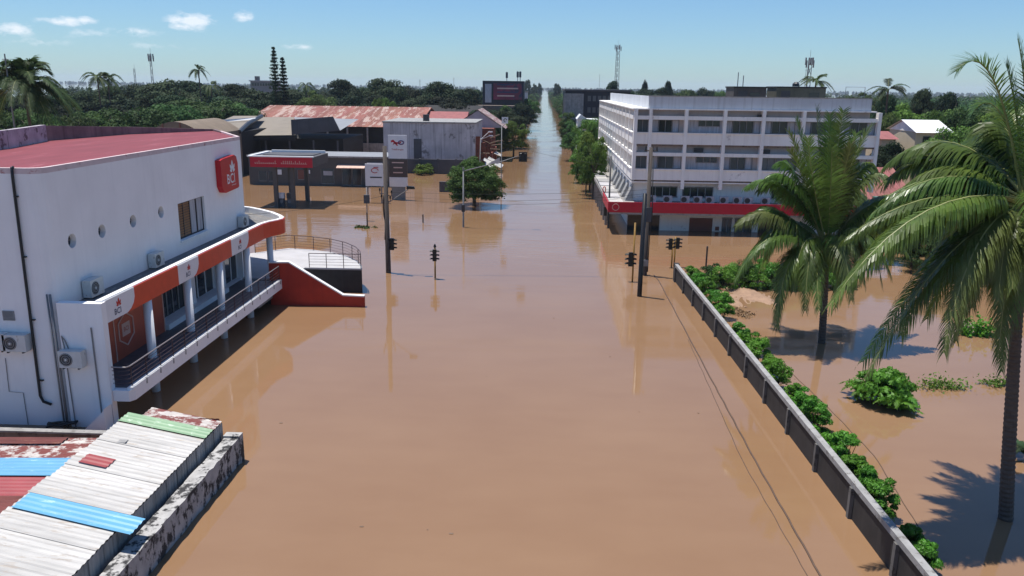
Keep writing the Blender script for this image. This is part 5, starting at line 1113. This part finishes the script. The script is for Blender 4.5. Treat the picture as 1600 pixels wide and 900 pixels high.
for k, (tx, ty, tY, cx, cy, cY, m_) in enumerate(vis):
    add_frond(pm, c1 + Vector((rnd.uniform(-.12, .12), rnd.uniform(-.12, .12), rnd.uniform(-.1, .25))), YP(cx, cy, cY), YP(tx, ty, tY), 500 + k, 125 if ty > 200 else 70, 1.4 if ty > 200 else 1.0, .085 if ty > 200 else .06, m_, droop=.72 if ty > 200 else .10, fold=.25, nseg=4)
for k in range(13):
    a = math.radians(-110 + k * 19.5); L = rnd.uniform(4.2, 5.2); up_ = rnd.uniform(.6, 2.6); dr = rnd.uniform(-2.6, .8)
    add_frond(pm, c1, c1 + Vector((math.cos(a) * L * .5, math.sin(a) * L * .5, up_)), c1 + Vector((math.cos(a) * L, math.sin(a) * L, dr)), 540 + k, 100, 1.2, .085, droop=.7)
for k in range(3): a = rnd.uniform(0, 6.28); add_frond(pm, c1 - Vector((0, 0, .3)), c1 + Vector((math.cos(a) * .9, math.sin(a) * .9, -.3)), c1 + Vector((math.cos(a) * 1.2, math.sin(a) * 1.2, -2.6)), 570 + k, 40, .6, .05, 'palm_dry')
def nuts(root, c, n, seed):
    R = random.Random(seed)
    for k in range(n):
        a = R.uniform(0, 6.28); x, y, z = c.x + .32 * math.cos(a), c.y + .32 * math.sin(a), c.z - R.uniform(.25, .65)
        MB().tube([(x, y, z + .14), (x, y, z + .09), (x, y, z), (x, y, z - .09), (x, y, z - .13)], [.02, .1, .13, .09, .02], 8).build('coconut', 'palm_leaf_old', root, True)
nuts(pm, c1, 7, 5)
# middle palm
c2 = Vector(YP(1291, 392, 44.6)); base2 = Vector(G(1285, 536))
pm2 = thing('coconut_palm', 'shorter coconut palm with upright crown in front of the office', 'palm tree', (base2.x, base2.y, 0))
palm_trunk(pm2, (base2.x, base2.y, BED), c2 - Vector((0, 0, .2)), .21, .19, 40, .05)
vis2 = [(1150, 352, 44, 1205, 296, 44.2), (1148, 440, 42.5, 1205, 318, 43.5), (1212, 512, 42.2, 1226, 350, 43.2), (1168, 290, 46, 1225, 250, 45.3), (1232, 205, 45, 1262, 262, 44.8), (1276, 168, 45.5, 1281, 270, 45), (1318, 172, 44, 1303, 260, 44.4), (1362, 196, 44.8, 1322, 255, 44.6),
        (1262, 215, 43, 1270, 300, 43.8), (1225, 320, 47.5, 1240, 250, 46), (1386, 275, 44, 1345, 248, 44.3), (1440, 345, 44.5, 1370, 268, 44.5), (1392, 430, 42.5, 1352, 312, 43.3), (1420, 400, 47, 1360, 290, 45.8), (1258, 486, 41.5, 1262, 345, 42.8), (1330, 470, 41.6, 1320, 340, 42.8), (1300, 190, 46.5, 1296, 250, 45.6),
        (1190, 420, 47.5, 1230, 300, 46), (1360, 330, 48.5, 1325, 250, 46.5), (1270, 300, 49, 1280, 240, 47), (1330, 225, 43, 1312, 290, 43.6), (1235, 235, 44, 1262, 285, 44.2), (1180, 405, 44, 1212, 305, 44.2), (1240, 455, 42.5, 1250, 335, 43.2), (1410, 385, 44, 1360, 285, 44.3), (1352, 445, 42.5, 1336, 325, 43.2), (1200, 275, 44.5, 1245, 250, 44.5), (1300, 230, 42.8, 1298, 310, 43.4)]
vis2 += [(tx + (14 if tx < 1290 else -14) + R5.uniform(-12, 12), ty + R5.uniform(-32, 14), tY + R5.uniform(-.8, 1.5), cx + R5.uniform(-10, 10), cy + R5.uniform(-20, 12), cY + R5.uniform(-.4, .8)) for tx, ty, tY, cx, cy, cY in vis2 if ty > 240]
vis2 += [(1244, 185, 45.2, 1264, 255, 44.9), (1297, 178, 44.6, 1292, 262, 44.7), (1338, 208, 45.4, 1312, 268, 45)]
for k, (tx, ty, tY, cx, cy, cY) in enumerate(vis2):
    add_frond(pm2, c2 + Vector((rnd.uniform(-.1, .1), rnd.uniform(-.1, .1), rnd.uniform(-.1, .3))), YP(cx, cy, cY), YP(tx, ty, tY), 600 + k, 100 if ty > 240 else 80, 1.6 if ty > 240 else 1.25, .11 if ty > 240 else .095, 'palm_leaf' if k % 5 else 'palm_leaf_old', droop=.7 if ty > 240 else .14, fold=.25, nseg=4)
for k in range(4): a = rnd.uniform(0, 6.28); add_frond(pm2, c2 - Vector((0, 0, .2)), c2 + Vector((math.cos(a) * .8, math.sin(a) * .8, -.2)), c2 + Vector((math.cos(a) * 1.0, math.sin(a) * 1.0, -2.3)), 640 + k, 36, .6, .06, 'palm_dry')
nuts(pm2, c2, 8, 6)
for lab, lst in PENDING.items():
    if len(lst) < 2: continue
    for k, (px, o) in enumerate(sorted(lst, key=lambda q: q[0])): o['label'] = lab + ', ' + ORD[k] + ' from the left'
# palms in the distance
def far_palm(label, px, py, Y, L, nf, seed, group=None, m_='palm_far', up=1.0, drop=-.6, name='coconut_palm'):
    c = Vector(YP(px, py, Y)); r = thing(name, label, 'palm tree', (c.x, Y, 0), group); palm_trunk(r, (c.x, Y, BED), c, .2, .13, 12, .1); R = random.Random(seed)
    for k in range(nf):
        a = 2 * math.pi * k / nf * 1.618 * 2 + R.uniform(-.3, .3); e = R.uniform(-.4, 1.0) * up; LL = L * R.uniform(.8, 1.1); ch = math.cos(e)
        add_frond(r, c, c + Vector((math.cos(a) * LL * .5 * ch, math.sin(a) * LL * .5 * ch, LL * (.28 + .35 * e))), c + Vector((math.cos(a) * LL * ch, math.sin(a) * LL * ch, LL * (drop + .85 * e))), seed * 50 + k, 54, L * .28, L * .036, m_, .6, L * .008, nseg=2)
far_palm('tall palm rising behind the bank parapet at the left edge', 38, 136, 78, 5.0, 46, 3, drop=-.55, up=1.25)
far_palm('palm pair on the left skyline, left one', 152, 122, 170, 4.0, 14, 4)
far_palm('palm pair on the left skyline, right one', 168, 125, 172, 4.0, 14, 5)
far_palm('lone fan-topped palm against the sky', 310, 110, 190, 2.5, 22, 6, m_='palm_far', up=1.2, drop=-.55)
far_palm('palm behind the right roof hut of the office', 1275, 128, 140, 3.2, 12, 7, drop=-.3)
far_palm('small palm right of the slim pines', 478, 135, 210, 3.0, 12, 8)
far_palm('dark layered palm-like tree right of the office roof', 1388, 140, 135, 3.4, 16, 9, drop=-.25, m_='leaf_dark')
far_palm('small palm left of the green belt hill', 330, 135, 200, 3.4, 12, 10)
# slim pines
for px, py, Y, w, lab in ((427, 73, 185, 2.6, 'taller of the two slim pines on the skyline'), (441, 90, 187, 2.2, 'shorter of the two slim pines on the skyline')):
    t = YP(px, py, Y); hgt = t[2]; r = thing('slim_pine', lab, 'pine tree', (t[0], Y, 0)); MB().tube([(t[0], Y, BED), (t[0], Y, hgt)], [.3, .05], 6).build('trunk', 'bark', r)
    rg = np.random.default_rng(int(px)); Cc, Nn = [], []
    zz = 6.0
    while zz < hgt - .2:
        rad = w / 2 * (1 - ((zz - 6) / (hgt - 6)) ** 2.2) + .15; nb_ = 6; a0 = rg.uniform(0, 6.28)
        for j in range(nb_):
            a = a0 + j * 6.283 / nb_ + rg.uniform(-.2, .2); L = rad * rg.uniform(.7, 1.25); u = rg.uniform(.1, 1, 26)[:, None]
            q = np.array([[math.cos(a), math.sin(a), .25]]) * u * L + rg.normal(size=(26, 3)) * .12; Cc.append(q + np.array([0, 0, zz])); v_ = rg.normal(size=(26, 3)); Nn.append(v_ / np.linalg.norm(v_, axis=1, keepdims=True))
        zz += .75
    o = bpy.data.objects.new('crown', leaf_mesh('crown', np.concatenate(Cc), np.concatenate(Nn), .42, 'leaf_dark', int(px))); COL.objects.link(o); o.parent = r
# cycad-like clump and weeds in the garden water
def fern(label, px, py, L, nf, seed, m_='leaf_hedge', name='garden_fern', z=.1, h=.8):
    p = G(px, py); r = thing(name, label, 'plant', (p[0], p[1], 0)); R = random.Random(seed); MB().cyl(p[0], p[1], BED, z + .2, .12, 7, .06).build('stem', 'bark', r)
    for k in range(nf):
        a = 6.283 * k / nf + R.uniform(-.3, .3); LL = L * R.uniform(.65, 1.1); u = R.uniform(.35, 1.25) * h; c = Vector((p[0] + R.uniform(-.2, .2), p[1] + R.uniform(-.2, .2), z))
        mb = MB(); frond_strip(mb, c, c + Vector((math.cos(a) * LL * .4, math.sin(a) * LL * .4, u)), c + Vector((math.cos(a) * LL, math.sin(a) * LL, max(.1, u * .45 - .1))), 20, LL * .36, .12, seed * 30 + k, .35, .1, .3, 3); mb.build('leaf', m_, r)
p = G(1383, 634); shrub('garden_bush', 'rounded leafy bush standing in the flooded garden below the near palm fronds', p[0], p[1] + .4, 1.15, 1.5, 'leaf_hedge', None, 410, 46, .22, nl=120)
fern('feathery green plant on the left flank of the rounded garden bush', 1352, 622, 1.1, 14, 700, 'leaf_bright', h=.8)
fern('feathery green plant in front of the rounded garden bush', 1402, 642, 1.1, 14, 701, 'leaf_hedge', h=.8)
def weeds(label, px, py, w, d, n, seed, m_='leaf_bright', h=.35, leaf=.16):
    p = G(px, py); rg = np.random.default_rng(seed); nn_ = n
    ce = rg.normal(size=(max(4, n // 14), 2)) * np.array([w, d]) * .42; ix = rg.integers(0, len(ce), nn_); q = np.zeros((nn_, 3)); q[:, :2] = ce[ix] + rg.normal(size=(nn_, 2)) * .16; q[:, 2] = np.abs(rg.normal(size=nn_)) * h * .6 + .02
    v_ = rg.normal(size=(nn_, 3)) * .6 + np.array([0, 0, .5]); v_ /= np.linalg.norm(v_, axis=1, keepdims=True); me = leaf_mesh('water_weeds', q, v_, leaf, m_, seed); o = bpy.data.objects.new('water_weeds', me); COL.objects.link(o); o.location = (p[0], p[1], 0); tag(o, label, 'weeds', kind='stuff'); return o
weeds('low weeds drifting right of the feathery garden clump', 1470, 606, 1.7, .6, 420, 801)
weeds('low weeds drifting beside the near palm trunk', 1560, 602, 1.0, .5, 260, 802)
weeds('reedy weeds standing left of the near palm trunk', 1528, 524, 1.6, .7, 520, 803, 'leaf_hedge', .8, .26)
weeds('floating weeds around the dark post right of the platform', 566, 356, 1.2, .6, 160, 804, 'leaf_mid', .12, .25)
weeds('low creeping weeds along the far garden hedge', 1200, 452, 5.0, .5, 700, 805, 'leaf_mid', .3, .18)
weeds('dry scrub on the mud bank', 1155, 490, .9, 1.4, 260, 806, 'palm_dry', .18, .16)
fern('dark fan-leaved plant cut off by the right edge', 1604, 715, 1.0, 10, 720, 'leaf_dark', h=.7)

def debris(label, spots, seed):
    R = random.Random(seed); mb = MB()
    for px, py in spots:
        p = G(px, py); a = R.uniform(0, 6.28); L = R.uniform(.02, .07); mb.box(p[0] - L, p[0] + L, p[1] - L * .5, p[1] + L * .5, -.02, .015)
    tag(mb.build('floating_litter', 'debris'), label, 'litter', kind='stuff')
debris('tiny specks of litter scattered over the flood water', [(rnd.uniform(420, 1300), rnd.uniform(380, 890)) for _ in range(8)] + [(668, 828), (705, 834), (565, 823), (865, 497), (760, 588), (858, 355), (845, 357)], 9)
# ================================================================== houses, masts and woods beyond
hs1 = thing('cream_house', 'cream house with bright white gable roof among the trees', 'house', (40, 112, 0)); Yh = 112
a, c = YP(1436, 206, Yh), YP(1484, 206, Yh); top = YP(1430, 187, Yh + 5); ez = a[2]; rz_ = top[2]
MB().box(a[0] - .2, c[0], Yh + .4, Yh + 9, BED, ez - .05).build('wall', 'cream_wall', hs1)
MB().quad((a[0] - .5, Yh - .3, ez - .1), (c[0] + .6, Yh - .3, ez - .1), (c[0] + .6, Yh + 4.8, rz_), (a[0] - .5, Yh + 4.8, rz_)).build('roof_slope', 'sign_white', hs1)
MB().quad((a[0] - .5, Yh + 9.8, ez - .1), (c[0] + .6, Yh + 9.8, ez - .1), (c[0] + .6, Yh + 4.8, rz_), (a[0] - .5, Yh + 4.8, rz_)).build('roof_slope', 'sign_white', hs1)
MB().prism([(Yh + .4, ez - .05), (Yh + 4.8, rz_ - .15), (Yh + 9, ez - .05)], a[0] - .25, a[0] - .05, 'x').build('gable', 'office_white', hs1)
for k in range(2): MB().box(a[0] + .8 + k * 1.9, a[0] + 1.9 + k * 1.9, Yh + .33, Yh + .395, ez - 1.7, ez - .6).build('window', 'dark_glass', hs1)
MB().box(a[0] - .3, c[0] + .3, Yh - 1.0, Yh + .38, ez - 2.4, ez - 2.2).build('porch_slab', 'cream_wall', hs1)
pr1 = thing('pink_tiled_house', 'house with faded pink roof right beside the office', 'house', (36, 100, 0)); p0, p1 = YP(1378, 216, 112), YP(1412, 216, 112)
MB().box(p0[0], p1[0] - 1, 112, 119, BED, p0[2] - .1).build('wall', 'cream_wall', pr1); MB().prism([(111.6, p0[2] - .1), (115.5, YP(1390, 205, 115.5)[2]), (119.4, p0[2] - .1)], p0[0] - .3, p1[0] - .7, 'x').build('roof', 'tile_pink', pr1)
pr2 = thing('pink_tiled_house', 'pink roofed house with green sheet patch behind the middle palm', 'house', (30, 74, 0)); Yk = 88
a, c = YP(1352, 318, Yk), YP(1432, 318, Yk); t = YP(1400, 262, Yk + 8)
MB().box(a[0], c[0], Yk + .3, Yk + 12, BED, a[2] - .05).build('wall', 'cream_wall', pr2)
nsh = 8
for k in range(nsh):
    xa, xb = a[0] - .4 + (c[0] - a[0] + .8) * k / nsh, a[0] - .4 + (c[0] - a[0] + .8) * (k + 1) / nsh
    MB().corr(lambda u, v, h: (xa + v, Yk + u, a[2] + (t[2] - a[2]) * u / 8 + h), 8, xb - xa + .02, .3, .04).build('roof_sheet', 'tile_pink', pr2)
MB().quad((a[0] - .4, Yk + 8, t[2]), (c[0] + .4, Yk + 8, t[2]), (c[0] + .4, Yk + 13, a[2]), (a[0] - .4, Yk + 13, a[2])).build('roof_slope', 'tile_pink', pr2)
q0, q1 = YP(1368, 316, Yk), YP(1402, 316, Yk)
MB().box(q0[0], q1[0], Yk - 1.2, Yk + 1.0, a[2] + .1, a[2] + .7).build('green_patch', 'green_sheet', pr2)
# dark block and white shed right of the avenue
db = thing('dark_block', 'long dark flat-roofed block right of the avenue', 'building', (25, 215, 0)); a, c = YP(884, 142, 205), YP(985, 142, 205)
MB().box(a[0], c[0], 205, 235, BED, a[2]).build('wall', 'billboard_dark', db); MB().box(a[0] - .3, c[0] + .3, 204.7, 235.3, a[2], a[2] + .4).build('roof', 'slate_wall', db)
MB().box(a[0] - .3, a[0] + 4.5, 204.5, 204.95, 1, a[2] - .6).build('grey_bay', 'grey_concrete', db)
for k in range(9): x = a[0] + 5.5 + k * 1.25; MB().box(x, x + .8, 204.9, 204.98, a[2] - 2.4, a[2] - 1.1).build('window', 'grey_glass', db); MB().box(x, x + .8, 204.9, 204.98, a[2] - 5.2, a[2] - 3.9).build('window', 'grey_glass', db)
wsd = thing('white_shed', 'small white gabled shed among trees behind the office', 'shed', (13, 150, 0)); a = YP(903, 182, 150); c = YP(938, 182, 150)
MB().box(a[0], a[0] + 1.6, 150, 156, BED, a[2] - .4).build('wall', 'office_white', wsd); MB().prism([(a[0] - .2, a[2] - .5), (a[0] + .5, a[2] + .35), (a[0] + 1.8, a[2] - .5)], 149.8, 156.2, 'y').build('roof', 'sign_white', wsd); MB().box(a[0] + 1.7, c[0] - .4, 150.5, 156, BED, a[2] - .5).build('annexe', 'sign_white', wsd)
hg = thing('distant_block', 'distant grey block on the skyline left of the slim pines', 'building', (-130, 420, 0)); a, c = YP(391, 127, 420), YP(427, 127, 420)
MB().box(a[0], c[0], 420, 432, BED, a[2]).build('wall', 'haze_wall', hg); MB().box(a[0] - .6, c[0] + .6, 419.4, 432.6, a[2], a[2] + .5).build('roof', 'curtain', hg)
for k in range(8): x = a[0] + .8 + k * 1.4; MB().box(x, x + .9, 419.8, 419.95, a[2] - 2.2, a[2] - .9).build('window', 'dark_glass', hg)
MB().cyl(a[0] + 2, 425, a[2] + .5, a[2] + 2.6, 1.3, 10).build('tank', 'slate_wall', hg)
wb = thing('white_kiosk', 'small white block right of the billboard block', 'building', (-15, 280, 0)); a, c = YP(817, 144, 285), YP(824, 158, 285); MB().box(a[0], c[0], 285, 289, BED, a[2]).build('wall', 'sign_white', wb); MB().box(a[0] - .2, c[0] + .2, 284.8, 289.2, a[2], a[2] + .25).build('roof', 'coping', wb)
# communication masts
def lattice(label, px, ptop, Y, w0, w1, panels=True):
    t = YP(px, ptop, Y); x = t[0]; hgt = t[2]; r = thing('lattice_mast', label, 'mast', (x, Y, 0))
    lg = [(-1, -1), (1, -1), (0, 1)]; ns = max(6, int(hgt / 2.6)); W = lambda z: w0 + (w1 - w0) * z / hgt
    for dx, dy in lg: MB().tube([(x + dx * w0, Y + dy * w0, BED), (x + dx * w1, Y + dy * w1, hgt)], .11, 5).build('leg', 'mast_steel', r)
    br = MB()
    for k in range(ns):
        z0, z1 = hgt * k / ns, hgt * (k + 1) / ns
        for i in range(3):
            p, q = lg[i], lg[(i + 1) % 3]; br.tube([(x + p[0] * W(z0), Y + p[1] * W(z0), z0), (x + q[0] * W(z1), Y + q[1] * W(z1), z1)], .05, 4); br.tube([(x + q[0] * W(z0), Y + q[1] * W(z0), z0), (x + p[0] * W(z1), Y + p[1] * W(z1), z1)], .05, 4)
    o = br.build('bracing', 'mast_steel', r); o['kind'] = 'stuff'
    if panels:
        for a in range(6): an = a * 1.047; MB().box(x + math.cos(an) * (w1 + .7) - .2, x + math.cos(an) * (w1 + .7) + .2, Y + math.sin(an) * (w1 + .7) - .15, Y + math.sin(an) * (w1 + .7) + .15, hgt - 3.0 + .8 * (a % 2), hgt - .8 + .8 * (a % 2)).build('panel_antenna', 'coping', r)
    MB().cyl(x, Y, hgt, hgt + 2.2, .05, 5).build('lightning_rod', 'mast_steel', r)
lattice('tall lattice mast on the skyline right of the avenue', 966, 70, 420, 1.3, .8)
lattice('shorter lattice mast behind the right roof hut', 1266, 90, 260, .8, .5)
lattice('tall slim mast on the left skyline', 235, 84, 330, .5, .32)
lattice('shorter slim mast on the left skyline', 210, 107, 420, .5, .35, False)
for px, py, Y, lab in ((656, 124, 240, 'thin bare pole above the domed trees'), (709, 121, 320, 'thin antenna above the domed trees'), (937, 116, 420, 'thin antenna left of the tall lattice mast'), (1260, 107, 240, 'thin pole left of the shorter lattice mast'), (7, 84, 76, 'thin dark pole through the left edge palm')):
    t = YP(px, py, Y); pp = thing('radio_pole', lab, 'pole', (t[0], Y, 0)); MB().tube([(t[0], Y, BED), (t[0], Y, t[2])], [.12, .06], 5).build('shaft', 'mast_steel', pp); MB().tube([(t[0] - .3, Y, t[2] - .5), (t[0] + .3, Y, t[2] - .5)], .04, 4).build('crossbar', 'mast_steel', pp)
# far-off woods that read as one mass
def woods(label, n, xr, yr, seed, hmin, hmax, m_, keep=None, leaf=1.6):
    rg = np.random.default_rng(seed); Cc, Nn = [], []; k = 0
    while k < n:
        x = rg.uniform(*xr); y = yr[0] * (yr[1] / yr[0]) ** rg.uniform(0, 1)
        if keep and not keep(x, y): continue
        k += 1; h = rg.uniform(hmin, hmax); w = rg.uniform(5, 11); q = rg.normal(size=(70, 3)); q /= np.linalg.norm(q, axis=1, keepdims=True); q[:, 2] = np.abs(q[:, 2])
        Cc.append(q * np.array([w * .55, w * .55, h * .75]) * rg.uniform(.7, 1.05, (70, 1)) + np.array([x, y, h * .22])); v_ = q * .9 + rg.normal(size=(70, 3)) * .4; Nn.append(v_ / np.linalg.norm(v_, axis=1, keepdims=True))
    me = leaf_mesh('far_woods', np.concatenate(Cc), np.concatenate(Nn), leaf, m_, seed, .8); o = bpy.data.objects.new('far_woods', me); COL.objects.link(o); tag(o, label, 'woods', kind='stuff')
woods('dark far-off woods left of the avenue', 700, (-420, -16), (240, 700), 901, 6, 11.5, 'leaf_dark', lambda x, y: x > -y * .62 and not (-40 < x < -8 and 250 < y < 290) and not (x > -140 and x < -118 and 410 < y < 440))
woods('far-off woods right of the avenue', 700, (12, 420), (240, 700), 902, 6, 11.5, 'leaf_mid', lambda x, y: x < y * .62)
woods('very distant tree line left of the avenue', 900, (-1500, -14), (650, 2600), 903, 5, 11.5, 'leaf_dark', lambda x, y: x > -y * .7 and (math.sin(x * .008 + y * .004) > -.25 or x > -y * .25), 3.0)
woods('very distant tree line right of the avenue', 900, (10, 1500), (650, 2600), 904, 5, 11.5, 'leaf_mid', lambda x, y: x < y * .7 and (math.sin(x * .009 + y * .005) > -.2 or x < y * .25), 3.0)
woods('farthest dark strip of land on the horizon', 1400, (-4200, 4200), (3600, 6000), 905, 7, 16, 'leaf_dark', lambda x, y: abs(x) < y * .72, 7.0)
# ================================================================== haze
HZ = True
if HZ:
    Mh = bpy.data.materials.new('haze'); Mh.use_nodes = True; t = Mh.node_tree; t.nodes.clear(); o_ = t.nodes.new('ShaderNodeOutputMaterial'); v = t.nodes.new('ShaderNodeVolumePrincipled')
    v.inputs['Color'].default_value = (.62, .80, 1.0, 1); v.inputs['Density'].default_value = .00010; v.inputs['Anisotropy'].default_value = .1; t.links.new(v.outputs[0], o_.inputs['Volume']); MATS['haze'] = Mh
    E2 = EXT + 50
    tag(MB().box(-E2, E2, -110, E2, BED - 1.2, 60).build('haze', 'haze'), 'thin blue summer haze over the flooded town', kind='stuff')
# walls and roofs that stand by themselves are things
for o in list(bpy.data.objects):
    if o.parent is None and o.get('category') in ('wall', 'roof') and 'kind' not in o: o['kind'] = 'thing'
